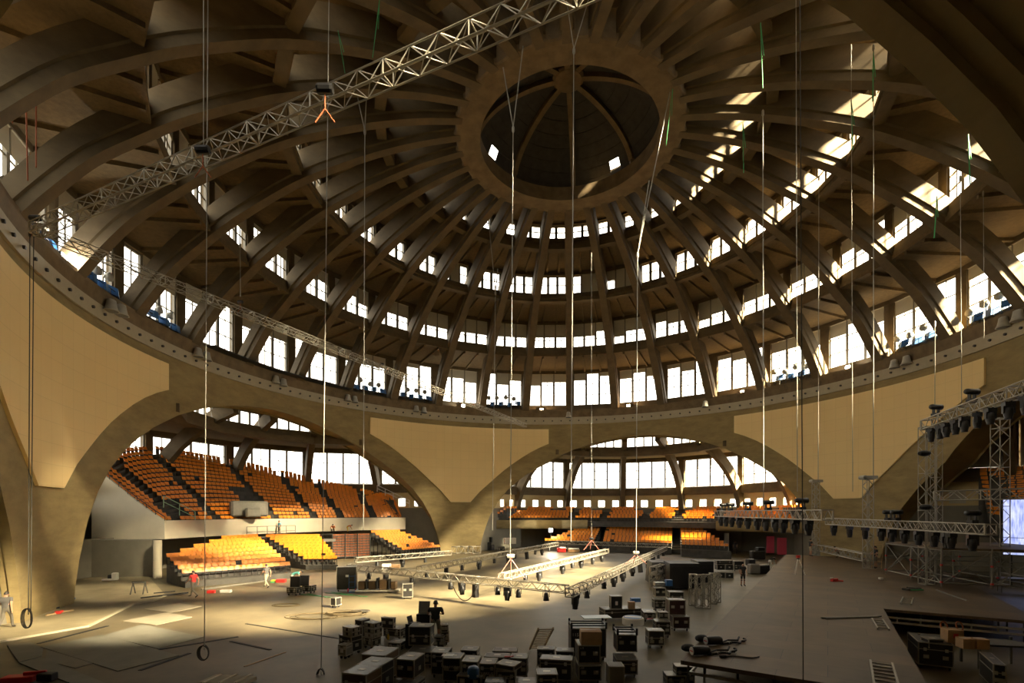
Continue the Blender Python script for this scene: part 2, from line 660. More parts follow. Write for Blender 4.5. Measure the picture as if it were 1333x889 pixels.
# lantern shell: courses of dark slabs, two small openings left in it
b = MB()
nl, nr = 48, 9
def lan(az, j):
    t = j / nr * pi / 2
    return pol(az, 7.6 * cos(t) + .02, 36.0 + 4.2 * sin(t))
holes = {(int(((-60) % 360) / 7.5), 1), (int(((38) % 360) / 7.5), 1)}
for j in range(nr):
    for k in range(nl):
        if (k, j) in holes:
            continue
        a0, a1 = k * 7.5, (k + 1) * 7.5
        b.quad(lan(a0, j), lan(a1, j), lan(a1, j + 1), lan(a0, j + 1))
for j in range(1, nr):           # thin courses
    for k in range(nl):
        if (k, j) in holes or (k, j - 1) in holes:
            continue
        p, q = lan(k * 7.5, j), lan((k + 1) * 7.5, j)
        b.bar((p[0], p[1], p[2] - .02), (q[0], q[1], q[2] - .02), .05)
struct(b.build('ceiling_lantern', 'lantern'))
for k in range(8):
    b = MB()
    az = 10 + k * 45
    pts = []
    for j in range(nr * 2 + 1):
        t = j / (nr * 2) * pi / 2 * .93
        pts.append(pol(az, 7.5 * cos(t), 35.9 + 4.1 * sin(t)))
    for p, q in zip(pts, pts[1:]):
        b.bar(p, q, .42, .36)
    struct(b.build('ceiling_lantern_rib', 'cornice'))
b = MB()
b.lathe([(1.05, 39.75), (1.25, 39.9), (1.25, 40.4)], (XC, YC, 0), 20)
struct(b.build('ceiling_boss', 'cornice'))

# ------------------------------------------------------------------ apses
AD = 25.0
for side, bear in BEAR.items():
    ac = pol(bear, AD)
    def ap(th, r, z=0.0):
        a = R(bear + th)
        return (ac[0] + r * sin(a), ac[1] + r * cos(a), z)
    def inside(th, r):
        p = ap(th, r)
        return hypot(p[0] - XC, p[1] - YC) > 34.9
    RW = 21.4
    # back wall up to the small windows: facets between the bay lines
    w = MB()
    lw = MB()
    ba = [-90 + 180 / 7 * k for k in range(8)]
    for k in range(7):
        a0, a1 = ba[k] , ba[k + 1]
        def f(t, r, z, a=(a0 + a1) / 2):
            q = R(bear + a)
            return (ac[0] + r * sin(q) + t * cos(q), ac[1] + r * cos(q) - t * sin(q), z)
        half = RW * sin(R(180 / 14))
        rc = RW * cos(R(180 / 14))
        # lower wall, small-window strip with four openings, sill beam, lintel
        lw.bar(f(-half, rc + .1, 3.1), f(half, rc + .1, 3.1), .3, 6.2)
        w.bar(f(-half, rc + .1, 6.3), f(half, rc + .1, 6.3), .3, .2)
        w.bar(f(-half, rc + .1, 8.2), f(half, rc + .1, 8.2), .3, 1.2)
        nw = 4
        ow = 1.15
        gap = (2 * half) / nw
        for q in range(nw):
            c = -half + (q + .5) * gap
            w.bar(f(c - gap / 2, rc + .1, 7.0), f(c - ow / 2, rc + .1, 7.0), .3, 1.2)
            w.bar(f(c + ow / 2, rc + .1, 7.0), f(c + gap / 2, rc + .1, 7.0), .3, 1.2)
            WN[0] += 1
            fr = MB()
            for dt in (-ow / 2, ow / 2):
                fr.bar(f(c + dt, rc, 6.5), f(c + dt, rc, 7.5), .07)
            for zz in (6.45, 7.55):
                fr.bar(f(c - ow / 2, rc, zz), f(c + ow / 2, rc, zz), .07)
            if True:
                o = struct(fr.build('window_%d' % WN[0], 'frame'))
                g = MB()
                g.quad(f(c - ow / 2, rc, 6.4), f(c + ow / 2, rc, 6.4), f(c + ow / 2, rc, 7.6), f(c - ow / 2, rc, 7.6))
                g.build('glass', 'glass', o)
                if side in ('front', 'right'):  # closed blinds; those of the unseen front bay are added to keep light out
                    g = MB()
                    g.bar(f(c - ow / 2, rc - .06, 7.0), f(c + ow / 2, rc - .06, 7.0), .03, 1.2)
                    g.build('blind', 'blind', o)
    struct(w.build('wall_%s' % side, 'yellowwall'))
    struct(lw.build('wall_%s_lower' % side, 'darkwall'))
    m = MB()
    for k in range(7):
        a = (ba[k] + ba[k + 1]) / 2
        def f(t, r, z, a=a):
            q = R(bear + a)
            return (ac[0] + r * sin(q) + t * cos(q), ac[1] + r * cos(q) - t * sin(q), z)
        half = RW * sin(R(180 / 14))
        rc = RW * cos(R(180 / 14))
        m.bar(f(-half, rc - .2, 9.15), f(half, rc - .2, 9.15), .9, .8)
        m.bar(f(-half, rc - .35, 8.55), f(half, rc - .35, 8.55), .5, .4)
        m.bar(f(-half, rc, 14.2), f(half, rc, 14.2), .8, .6)
        pw = 1.0
        for s in (-1, 1):
            m.hexa([f(s * half, rc - .4, 9.5), f(s * (half - pw / 2), rc - .3, 9.5), f(s * (half - pw / 2), rc + .3, 9.5), f(s * half, rc + .3, 9.5),
                    f(s * half, rc - .4, 14), f(s * (half - pw / 2), rc - .3, 14), f(s * (half - pw / 2), rc + .3, 14), f(s * half, rc + .3, 14)])
        window_unit(f, half - pw / 2, rc, 9.6, 13.9, 4, 2, 3, [1.0] * 4 if side in ('front', 'right') else [0] * 4, fw=.12)  # full drops in the unseen front bay are added to block its daylight
        # upper ring
        r2 = 13.0
        h2, c2 = r2 * sin(R(180 / 14)), r2 * cos(R(180 / 14))
        if inside(ba[k], r2) or inside(ba[k + 1], r2):
            m.bar(f(-h2, c2, 15.0), f(h2, c2, 15.0), .5, .7)
            m.bar(f(-h2, c2 - .25, 14.3), f(h2, c2 - .25, 14.3), .9, .7)
            m.bar(f(-h2, c2, 17.05), f(h2, c2, 17.05), .5, .4)
            window_unit(f, h2 - .35, c2, 15.35, 16.85, 4, 1, 1, [1.0] * 4 if side in ('front', 'right') else [0] * 4, fw=.1)  # front bay, out of view: blinds added closed against the light
            for s in (-1, 1):
                m.bar(f(s * (h2 - .1), c2, 15.3), f(s * (h2 - .1), c2, 16.9), .5)
    struct(m.build('trim_%s' % side, 'rib'))
    # roof: lower slab ring with joists and upper slab
    s = MB()
    N = 56
    for k in range(N):
        a0, a1 = -100 + 200 * k / N, -100 + 200 * (k + 1) / N
        for q in range(10):
            r0, r1 = 22 - .89 * q, 22 - .89 * (q + 1)
            pm = ap((a0 + a1) / 2, (r0 + r1) / 2)
            if hypot(pm[0] - XC, pm[1] - YC) < 34.4:
                continue
            s.hexa([ap(a0, r0, 14.45), ap(a1, r0, 14.45), ap(a1, r1, 14.45), ap(a0, r1, 14.45), ap(a0, r0, 14.75), ap(a1, r0, 14.75), ap(a1, r1, 14.75), ap(a0, r1, 14.75)])
    for k in range(N):
        a0, a1 = -180 + 360 * k / N, -180 + 360 * (k + 1) / N
        for q in range(10):
            r0, r1 = 14 - 1.3 * q, 14 - 1.3 * (q + 1)
            pm = ap((a0 + a1) / 2, (r0 + r1) / 2)
            if hypot(pm[0] - XC, pm[1] - YC) < 33.6:
                continue
            s.hexa([ap(a0, r0, 17.2), ap(a1, r0, 17.2), ap(a1, r1, 17.2), ap(a0, r1, 17.2), ap(a0, r0, 17.5), ap(a1, r0, 17.5), ap(a1, r1, 17.5), ap(a0, r1, 17.5)])
    struct(s.build('ceiling_%s' % side, 'soffit'))
    # wall over the junction of slab and arch
    for th in (-64.3, -38.6, -12.86, 12.86, 38.6, 64.3):
        rb = MB()
        pts = []
        for j in range(15):
            t = j / 14 * R(88)
            pts.append((20.9 * cos(t) ** .9, 4.6 + 12.6 * sin(t)))
        prev = None
        for j, (r, z) in enumerate(pts):
            if not inside(th, r):
                break
            q = R(bear + th)
            tx, ty = cos(q), -sin(q)
            c0 = ap(th, r, z)
            jn = min(j + 1, 14)
            jp = max(j - 1, 0)
            dr, dz = pts[jn][0] - pts[jp][0], pts[jn][1] - pts[jp][1]
            L = hypot(dr, dz)
            nr_, nz_ = dz / L, -dr / L
            c1 = ap(th, r + nr_ * 1.3, z + nz_ * 1.3)
            ringv = [(c0[0] + tx * .36, c0[1] + ty * .36, c0[2]), (c0[0] - tx * .36, c0[1] - ty * .36, c0[2]),
                     (c1[0] - tx * .44, c1[1] - ty * .44, c1[2]), (c1[0] + tx * .44, c1[1] + ty * .44, c1[2])]
            if prev:
                rb.hexa(prev + ringv)
            prev = ringv
        if rb.v:
            struct(rb.build('ceiling_apse_rib', 'rib'))

# pendentive acoustic panels
PB = [(22.3, 15.5), (24.6, 14.95), (27, 14.25), (29.3, 13.45), (31.7, 12.5), (33.6, 11.7), (35.5, 10.8), (38.3, 9.4), (40.1, 8.5), (42.5, 7.0)]
for mid, lab in ((AZ0 - 135, 'cream acoustic panel on the pier left of the large seating bay'), (AZ0 - 45, 'cream acoustic panel on the pier between the two arched bays'),
                 (AZ0 + 45, 'cream acoustic panel on the pier behind the right lighting tower')):
    b = MB()
    top = 17.6
    edge = []
    for ph, z in PB:
        edge.append((-45 + ph, z))
    low = edge + [(0, 7.0)] + [(-a, z) for a, z in reversed(edge)]
    full = []
    for (a0, z0), (a1, z1) in zip(low, low[1:]):
        kk = max(1, int(abs(a1 - a0) / 1.2))
        for q in range(kk):
            full.append((a0 + (a1 - a0) * q / kk, z0 + (z1 - z0) * q / kk))
    full.append(low[-1])
    uvs = []
    def F2(A, r):
        return [pol(mid + a, r, z) for a, z in A]
    rf, rbk = RD - .17, RD - .005
    nrow = 5
    for (a0, z0), (a1, z1) in zip(full, full[1:]):
        for q in range(nrow):
            A = [(a0, z0 + (top - z0) * q / nrow), (a1, z1 + (top - z1) * q / nrow), (a1, z1 + (top - z1) * (q + 1) / nrow), (a0, z0 + (top - z0) * (q + 1) / nrow)]
            b.add(F2(A, rf), [(0, 1, 2, 3)])
            uvs += [(R(a) * rf, z) for a, z in A]
    for (a0, z0), (a1, z1) in list(zip(full, full[1:])):
        b.quad(pol(mid + a0, rf, z0), pol(mid + a1, rf, z1), pol(mid + a1, rbk, z1), pol(mid + a0, rbk, z0))
        uvs += [(0.5, .5)] * 4
        b.quad(pol(mid + a0, rf, top), pol(mid + a1, rf, top), pol(mid + a1, rbk, top), pol(mid + a0, rbk, top))
        uvs += [(.5, .5)] * 4
    for a, z in (full[0], full[-1]):
        b.quad(pol(mid + a, rf, z), pol(mid + a, rf, top), pol(mid + a, rbk, top), pol(mid + a, rbk, z))
        uvs += [(.5, .5)] * 4
    o = b.build('acoustic_panel', 'panel')
    lay = o.data.uv_layers.new(name='UVMap')
    for i, uv in enumerate(uvs):
        lay.data[i].uv = uv
    tag(o, lab, 'acoustic panel')
# ------------------------------------------------------------------ seating
M['seat'] = mat('orange_seat_plastic', (.86, .28, .018), .38, .1, 2.0)
M['seatdark'] = mat('dark_seat_frame', (.04, .036, .03), .6)
M['step'] = mat('grey_stand_deck', (.075, .07, .06), .8, .25, 1.5)
M['darkgrey'] = mat('dark_grey_steel', (.07, .068, .06), .6)


def seat_pts(b, hi=True):
    """one tip-up seat facing +y, folded"""
    w = .225
    if hi:
        n = 4
        P = []
        for k in range(n + 1):
            t = -1 + 2 * k / n
            yb = -.20 + .035 * (1 - t * t) * -1
            for z, dy in ((.58, .02), (.72, -.01), (.88, -.05)):
                P += [(t * w, yb + dy, z), (t * w, yb + dy + .035, z)]
        Fs = []
        c = 6
        for k in range(n):
            o, q = k * c, (k + 1) * c
            for j in range(2):
                a = 2 * j
                Fs += [(o + a + 1, o + a + 3, q + a + 3, q + a + 1), (o + a, q + a, q + a + 2, o + a + 2)]
            Fs += [(o, o + 1, q + 1, q), (o + 4, q + 4, q + 5, o + 5)]
        Fs += [(0, 2, 3, 1), (2, 4, 5, 3), (n * c, n * c + 1, n * c + 3, n * c + 2), (n * c + 2, n * c + 3, n * c + 5, n * c + 4)]
        b.add(P, Fs, 0)
    else:
        b.hexa([(-w, -.2, .58), (w, -.2, .58), (w, -.15, .58), (-w, -.15, .58), (-w, -.27, .88), (w, -.27, .88), (w, -.22, .88), (-w, -.22, .88)], 0)
    # folded pan
    b.hexa([(-w * .86, -.12, .55), (w * .86, -.12, .55), (w * .86, -.07, .57), (-w * .86, -.07, .57),
            (-w * .86, -.16, .70), (w * .86, -.16, .70), (w * .86, -.12, .71), (-w * .86, -.12, .71)], 0)
    if hi:
        for s in (-1, 1):
            b.box((s * w * .97, -.15, .29), (.035, .12, .58), 0, 1)
        b.box((0, -.18, .5), (.42, .03, .16), 0, 1)
    else:
        b.box((0, -.18, .3), (.42, .04, .56), 0, 1)


hb = MB()
seat_pts(hb, True)
SEAT_ME = hb.mesh('stadium_seat', ['seat', 'seatdark'])
lb = MB()
seat_pts(lb, False)
LOW = (lb.v, lb.f, lb.mi)
MASS = MB()
NSEAT = [0]


def place_seat(p, rz, single=None):
    if single and NSEAT[0] < 300:
        NSEAT[0] += 1
        o = bpy.data.objects.new('stadium_seat', SEAT_ME)
        COL.objects.link(o)
        o.location = p
        o.rotation_euler = (0, 0, rz)
        tag(o, single, 'seat', 'orange seats of the left telescopic stands')
        return
    ca, sa = cos(rz), sin(rz)
    off = len(MASS.v)
    MASS.v += [(p[0] + x * ca - y * sa, p[1] + x * sa + y * ca, p[2] + z) for x, y, z in LOW[0]]
    MASS.f += [[i + off for i in f] for f in LOW[1]]
    MASS.mi += LOW[2]


def lerp(a, b, t):
    return tuple(a[i] + (b[i] - a[i]) * t for i in range(len(a)))


def along(poly, t):
    """point at fraction t of a polyline (equal parameter per segment)"""
    n = len(poly) - 1
    s = min(n - 1, int(t * n))
    return lerp(poly[s], poly[s + 1], t * n - s)


def stand(deck, front, back, n, cut=None, aisles=(), aw=.5, single=None, pitch=.5, base=0.0, miss=.015, skip=None, solid=True):
    """n stepped rows between a front and a back polyline (3D); seats on every tread"""
    K = max(len(front), 2) * 3 - 2
    for i in range(n):
        t0, t1 = i / n, (i + 1) / n
        c0, c1 = cut(i) if cut else (0, 1)
        pts = []
        for k in range(K + 1):
            s = c0 + (c1 - c0) * k / K
            f, g = along(front, s), along(back, s)
            pts.append((lerp(f, g, t0), lerp(f, g, t1), lerp(f, g, t0)[2]))
        for k in range(K):
            (a, b_, z), (c, d, z2) = pts[k], pts[k + 1]
            zb = lambda zz: base if solid else zz - .35
            deck.hexa([(a[0], a[1], zb(z)), (c[0], c[1], zb(z2)), (d[0], d[1], zb(z2)), (b_[0], b_[1], zb(z)),
                       (a[0], a[1], z), (c[0], c[1], z2), (d[0], d[1], z2), (b_[0], b_[1], z)])
        # seats
        L = 0
        path = [lerp(lerp(along(front, c0 + (c1 - c0) * k / 24), along(back, c0 + (c1 - c0) * k / 24), t0),
                     lerp(along(front, c0 + (c1 - c0) * k / 24), along(back, c0 + (c1 - c0) * k / 24), t1), .62) for k in range(25)]
        zrow = [along(front, c0 + (c1 - c0) * k / 24)[2] * (1 - t0) + along(back, c0 + (c1 - c0) * k / 24)[2] * t0 for k in range(25)]
        seg = [hypot(q[0] - p[0], q[1] - p[1]) for p, q in zip(path, path[1:])]
        tot = sum(seg)
        m = int(tot / pitch)
        for j in range(m):
            d = (j + .5) * tot / m
            s = c0 + (c1 - c0) * d / tot
            if any(abs(s - a) * tot / max(1e-6, (c1 - c0)) < aw for a in aisles):
                continue
            if skip and skip(i, s):
                continue
            k, acc = 0, 0
            while k < 23 and acc + seg[k] < d:
                acc += seg[k]
                k += 1
            f = (d - acc) / seg[k]
            p = lerp(path[k], path[k + 1], f)
            z = zrow[k] * (1 - f) + zrow[k + 1] * f
            dx, dy = path[k + 1][0] - path[k][0], path[k + 1][1] - path[k][1]
            # facing: perpendicular, towards the front polyline
            rz = atan2(dy, dx)
            fx, fy = along(front, s)[0] - along(back, s)[0], along(front, s)[1] - along(back, s)[1]
            if -sin(rz) * fx + cos(rz) * fy < 0:
                rz += pi
            if random.random() < miss:
                continue
            place_seat((p[0], p[1], z), rz, single)


SL = 'orange folding plastic seat in a lower stand at the left floor edge'
# lower left telescopic stands
d = MB()
FL, FR, BL, BR = (-24.2, 36.4, .45), (-18.6, 41.9, .45), (-30.6, 42, 2.65), (-27.4, 53, 2.65)
CUTA = {5: .14, 6: .28, 7: .45, 8: .6}
stand(d, [FL, FR], [BL, BR], 9, cut=lambda i: (CUTA.get(i, 0), 1), single=SL, base=.0, pitch=.44)
tag(d.build('telescopic_stand', 'step'), 'dark stepped deck of the lower stand beside the round column', 'seating stand')
d = MB()
f1, f2, b1, b2 = at(398, 735.5, .45), at(440, 735.5, .45), at(343, 703, 2.6), at(414, 703, 2.6)
stand(d, [f1, f2], [b1, b2], 9, single=SL, pitch=.44)
t0, t1 = at(412, 702.5, 2.6), at(432, 701, 2.6)
d.bar((t0[0], t0[1], 2.45), (t1[0], t1[1], 2.45), 1.0, .3)
tag(d.build('telescopic_stand', 'step'), 'dark stepped deck of the narrow stand left of the folded rows', 'seating stand')
d = MB()
FL, FR, BL, BR = (-12.6, 58, .55), (-8.8, 63.3, .55), (-18, 62.3, 2.7), (-15.2, 65.6, 2.7)
stand(d, [FL, FR], [BL, BR], 8, single=SL, pitch=.44, solid=False)
# open steel legs on the left side
for i in range(8):
    p = lerp(FL, BL, (i + .3) / 8)
    d.bar((p[0], p[1], 0), p, .1)
tag(d.build('telescopic_stand', 'step'), 'open legged deck of the small stand beside the middle pier', 'seating stand')

# folded (closed) telescopic unit
p, q = at(433, 728, 0), at(482, 726, 0)
d = MB()
dx, dy = q[0] - p[0], q[1] - p[1]
L = hypot(dx, dy)
ux, uy = dx / L, dy / L
nx, ny = -uy, ux
root = thing('folded_telescopic_stand', 'closed telescopic stand showing stacked rows of folded orange seats', 'seating stand', (p[0], p[1], 0))
M['brownseat'] = mat('folded_seat_backs', (.33, .10, .035), .6, .2, 3)
for i in range(9):
    z = .2 + i * .31
    rr = MB()
    rr.hexa([(0, 0, z), (dx, dy, z), (dx + nx * 1.2, dy + ny * 1.2, z), (nx * 1.2, ny * 1.2, z),
             (0, 0, z + .09), (dx, dy, z + .09), (dx + nx * 1.2, dy + ny * 1.2, z + .09), (nx * 1.2, ny * 1.2, z + .09)])
    rr.build('deck_nosing', 'darkgrey', root)
    rr = MB()
    for k in range(9):
        a, b_ = (k + .06) / 9, (k + .94) / 9
        o = .12
        rr.hexa([(dx * a + nx * o, dy * a + ny * o, z + .09), (dx * b_ + nx * o, dy * b_ + ny * o, z + .09), (dx * b_ + nx * (o + .1), dy * b_ + ny * (o + .1), z + .09), (dx * a + nx * (o + .1), dy * a + ny * (o + .1), z + .09),
                 (dx * a + nx * o, dy * a + ny * o, z + .3), (dx * b_ + nx * o, dy * b_ + ny * o, z + .3), (dx * b_ + nx * (o + .1), dy * b_ + ny * (o + .1), z + .3), (dx * a + nx * (o + .1), dy * a + ny * (o + .1), z + .3)])
    rr.build('folded_seat_row', 'brownseat', root)
rr = MB()
for s in (.0, .33, .66, 1.0):
    rr.bar((dx * s, dy * s, 0), (dx * s, dy * s, 3.0), .1)
rr.build('end_frame', 'darkgrey', root)

# ------------------------------------------------------------------ left gallery: parapet, side wall, underside, steep upper stand
LA0, LA1 = -82.3, -33.0
PR = 35.7
b = MB()
N = 40
for k in range(N):
    a0, a1 = LA0 + (LA1 - LA0) * k / N, LA0 + (LA1 - LA0) * (k + 1) / N
    b.hexa([pol(a0, PR, 3.2), pol(a1, PR, 3.2), pol(a1, PR + .25, 3.2), pol(a0, PR + .25, 3.2), pol(a0, PR - .12, 4.85), pol(a1, PR - .12, 4.85), pol(a1, PR + .2, 4.85), pol(a0, PR + .2, 4.85)])
    b.hexa([pol(a0, PR, 3.2), pol(a1, PR, 3.2), pol(a1, 40.5, 3.2), pol(a0, 40.5, 3.2), pol(a0, PR, 3.5), pol(a1, PR, 3.5), pol(a1, 40.5, 3.5), pol(a0, 40.5, 3.5)])
struct(b.build('trim_5', 'whitewall'))
b = MB()
for k in range(30):
    a0, a1 = -97 + 64 * k / 30, -97 + 64 * (k + 1) / 30
    b.quad(pol(a0, 40.5, 0), pol(a1, 40.5, 0), pol(a1, 40.5, 3.3), pol(a0, 40.5, 3.3))
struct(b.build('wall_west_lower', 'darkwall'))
# grey block under the gallery
b = MB()
p0, p1 = at(115, 752, 0), at(203, 752, 0)
b.hexa([(p0[0], p0[1], 0), (p1[0] - .6, p1[1] + .4, 0), (p1[0] - 4, p1[1] + 6, 0), (p0[0] - 2, p0[1] + 5, 0), (p0[0], p0[1], 3.2), (p1[0] - .6, p1[1] + .4, 3.2), (p1[0] - 4, p1[1] + 6, 3.2), (p0[0] - 2, p0[1] + 5, 3.2)])
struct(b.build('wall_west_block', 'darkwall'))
c = at(205, 752.5, 0)
b = MB()
b.lathe([(.32, 0), (.32, 3.2)], (c[0], c[1], 0), 20)
struct(b.build('wall_column', 'whitewall', smooth=False))

# upper stand: rows stepped up to the windows
d = MB()
ac = pol(AZ0 - 90, AD)
NB = 8
FA = [-81.2, -75, -67.5, -59.5, -54, -48, -40, -33.4]
TH = [-37, -26, -13, 0, 17, 35, 55, 71]
ZB = [9.3, 11.4, 12.3, 12.1, 11.5, 10.2, 8.5, 7.3]
def fine(T, m=2):
    out = []
    for x, y in zip(T, T[1:]):
        out += [x + (y - x) * q / m for q in range(m)]
    return out + [T[-1]]
FA, TH, ZB = fine(FA), fine(TH), fine(ZB)
fr = [pol(a, PR + .55, 4.35) for a in FA]
bk = []
for a, z in zip(TH, ZB):
    a = R(AZ0 - 90 + a)
    bk.append((ac[0] + 20 * sin(a), ac[1] + 20 * cos(a), z))
b = MB()
P = []
p0, p1 = pol(LA0, PR - .1), bk[0]
dl = hypot(p1[0] - p0[0], p1[1] - p0[1])
ox, oy = (p1[1] - p0[1]) / dl, -(p1[0] - p0[0]) / dl
if oy > 0:
    ox, oy = -ox, -oy
for k in range(9):
    t = k / 8
    x, y = lerp(p0, p1, t)[:2]
    P.append((x + ox * .12, y + oy * .12, 4.85 + (9.9 - 4.85) * t ** 1.1))
for p, q in zip(P, P[1:]):
    b.hexa([(p[0], p[1], 3.2), (q[0], q[1], 3.2), (q[0] - ox * .2, q[1] - oy * .2, 3.2), (p[0] - ox * .2, p[1] - oy * .2, 3.2), p, q, (q[0] - ox * .2, q[1] - oy * .2, q[2]), (p[0] - ox * .2, p[1] - oy * .2, p[2])])
struct(b.build('trim_9', 'whitewall'))
b = MB()
for p, q in zip(P, P[1:]):
    b.tube((p[0], p[1], p[2] + .35), (q[0], q[1], q[2] + .35), .035)
    b.tube((p[0], p[1], p[2]), (p[0], p[1], p[2] + .35), .025)
tag(b.build('handrail', 'bronze'), 'dark handrail along the raking end wall of the upper left stand', 'railing')
AIS = (.055, .2, .43, .60, .72, .87)
def gone(i, s):
    if .355 < s < .43 and 3 < i < 8:       # sheeted plant
        return True
    return .055 < s < .12 and i in (1, 2, 3, 4)
stand(d, fr, bk, 17, aisles=AIS, aw=.5, pitch=.5, base=3.3, miss=.02, skip=gone)
tag(d.build('upper_stand', 'step'), 'steep dark stepped deck of the large upper left stand', 'seating stand')

# ------------------------------------------------------------------ far stand and gallery
d = MB()
stand(d, [at(704, 709, .9), at(773, 710, .9)], [at(782, 681.5, 3.75), at(787, 681.5, 3.75)], 11, pitch=.5)
stand(d, [at(784, 710, .9), at(874, 713, .9)], [at(792, 681.5, 3.75), at(877, 681.5, 3.75)], 11, pitch=.5)
stand(d, [at(887, 715, .9), at(952, 718, .9)], [at(884, 682, 3.75), at(897, 682, 3.75)], 11, pitch=.5)
# stairs between the blocks
for (u0, v0, u1, v1) in ((778, 711, 789, 684), (880, 715, 881, 684)):
    for i in range(11):
        p, q = at(u0, v0, .6), at(u1, v1, 3.4)
        c, e = lerp(p, q, i / 11), lerp(p, q, (i + 1) / 11)
        d.bar((c[0], c[1], c[2] / 2), (e[0], e[1], c[2] / 2), 1.4, c[2])
tag(d.build('far_stand', 'step'), 'dark stepped deck of the straight stand across the far bay', 'seating stand')
b = MB()
def parap(a0, a1, z0, z1, r, m=12, back=44):
    for k in range(m):
        x, y = a0 + (a1 - a0) * k / m, a0 + (a1 - a0) * (k + 1) / m
        b.hexa([pol(x, r, z0), pol(y, r, z0), pol(y, r + .25, z0), pol(x, r + .25, z0), pol(x, r, z1), pol(y, r, z1), pol(y, r + .25, z1), pol(x, r + .25, z1)])
        b.hexa([pol(x, r, z0), pol(y, r, z0), pol(y, back, z0), pol(x, back, z0), pol(x, r, z0 + .3), pol(y, r, z0 + .3), pol(y, back, z0 + .3), pol(x, back, z0 + .3)])
parap(-14, 11, 3.1, 4.4, 35.7, 14, 43)
parap(40, 62, 3.1, 4.4, 35.7, 14, 43)
struct(b.build('trim_6', 'concrete'))
d = MB()
N = 10
frn = [pol(-13 + 74 * k / N, 36.1, 4.2) for k in range(N + 1)]
ac2 = pol(AZ0, AD)
bkn = []
for k in range(N + 1):
    a = R(AZ0 - 74 + 148 * k / N)
    bkn.append((ac2[0] + 20 * sin(a), ac2[1] + 20 * cos(a), 5.9))
def gone2(i, s):
    if i >= 4 and int(s * 22) % 3 == 1:
        return True
    return False
stand(d, frn, bkn, 6, aisles=(.27, .37, .5, .6, .72), aw=.7, pitch=.52, base=3.4, skip=gone2)
tag(d.build('upper_stand', 'step'), 'low stepped gallery deck under the far windows', 'seating stand')
# right bay: seats seen past the scaffolding
d = MB()
N = 6
frr = [pol(84 + 40 * k / N, 37.5, 4.8) for k in range(N + 1)]
ac3 = pol(AZ0 + 90, AD)
bkr = []
for k in range(N + 1):
    a = R(AZ0 + 90 - 70 + 70 * k / N)
    bkr.append((ac3[0] + 20 * sin(a), ac3[1] + 20 * cos(a), 9.0))
stand(d, frr, bkr, 11, aisles=(.3, .6), aw=.7, pitch=.52, base=3.4)
tag(d.build('upper_stand', 'step'), 'stepped deck in the dark right bay behind the scaffolding', 'seating stand')
o = MASS.build('stadium_seat_rows', ['seat', 'seatdark'])
tag(o, 'orange plastic seats filling the upper and far stands', 'seats', None, 'stuff')
# ------------------------------------------------------------------ flight cases
M['caseblack'] = mat('black_laminate', (.022, .021, .02), .38, .25, 6)
M['casebrown'] = mat('brown_laminate', (.11, .065, .028), .45, .15, 4)
M['casered'] = mat('dark_red_laminate', (.05, .022, .02), .4, .15, 4)
M['casegrey'] = mat('grey_plastic_case', (.19, .18, .15), .5, .1, 4)
M['casetop'] = mat('scuffed_sky_sheen_top', (.085, .082, .072), .36, .3, 5)  # grey of the reflected sky put into the top's colour, plus scuffs
M['alu'] = mat('aluminium_edge', (.40, .37, .30), .4, .12, 8, metal=.3)
M['chrome'] = mat('steel_fitting', (.6, .58, .52), .3, metal=.9)
M['rubber'] = mat('black_rubber', (.015, .015, .015), .7)
M['white'] = mat('white_paint', (.78, .76, .70), .6)
M['carton'] = mat('cardboard', (.42, .26, .13), .85, .12, 4)
M['blue'] = mat('blue_plastic', (.03, .13, .36), .45)
M['red'] = mat('red_plastic', (.62, .03, .025), .45)
M['yellow'] = mat('yellow_plastic', (.75, .52, .06), .5)
M['wood'] = mat('raw_timber', (.42, .30, .16), .8, .2, 3)
M['green'] = mat('green_fibre', (.05, .35, .12), .6)
M['paper'] = mat('white_label', (.72, .70, .66), .7)


def text_part(txt, size, loc, rot, parent, m='paper', name='lettering'):
    c = bpy.data.curves.new(name, 'FONT')
    c.body = txt
    c.size = size
    c.extrude = .002
    c.align_x = 'CENTER'
    c.align_y = 'CENTER'
    c.materials.append(M[m])
    o = bpy.data.objects.new(name, c)
    COL.objects.link(o)
    dg = bpy.context.evaluated_depsgraph_get()
    me = bpy.data.meshes.new_from_object(o.evaluated_get(dg))
    bpy.data.objects.remove(o)
    o = bpy.data.objects.new(name, me)
    COL.objects.link(o)
    o.parent = parent
    o.location = loc
    o.rotation_euler = rot
    return o


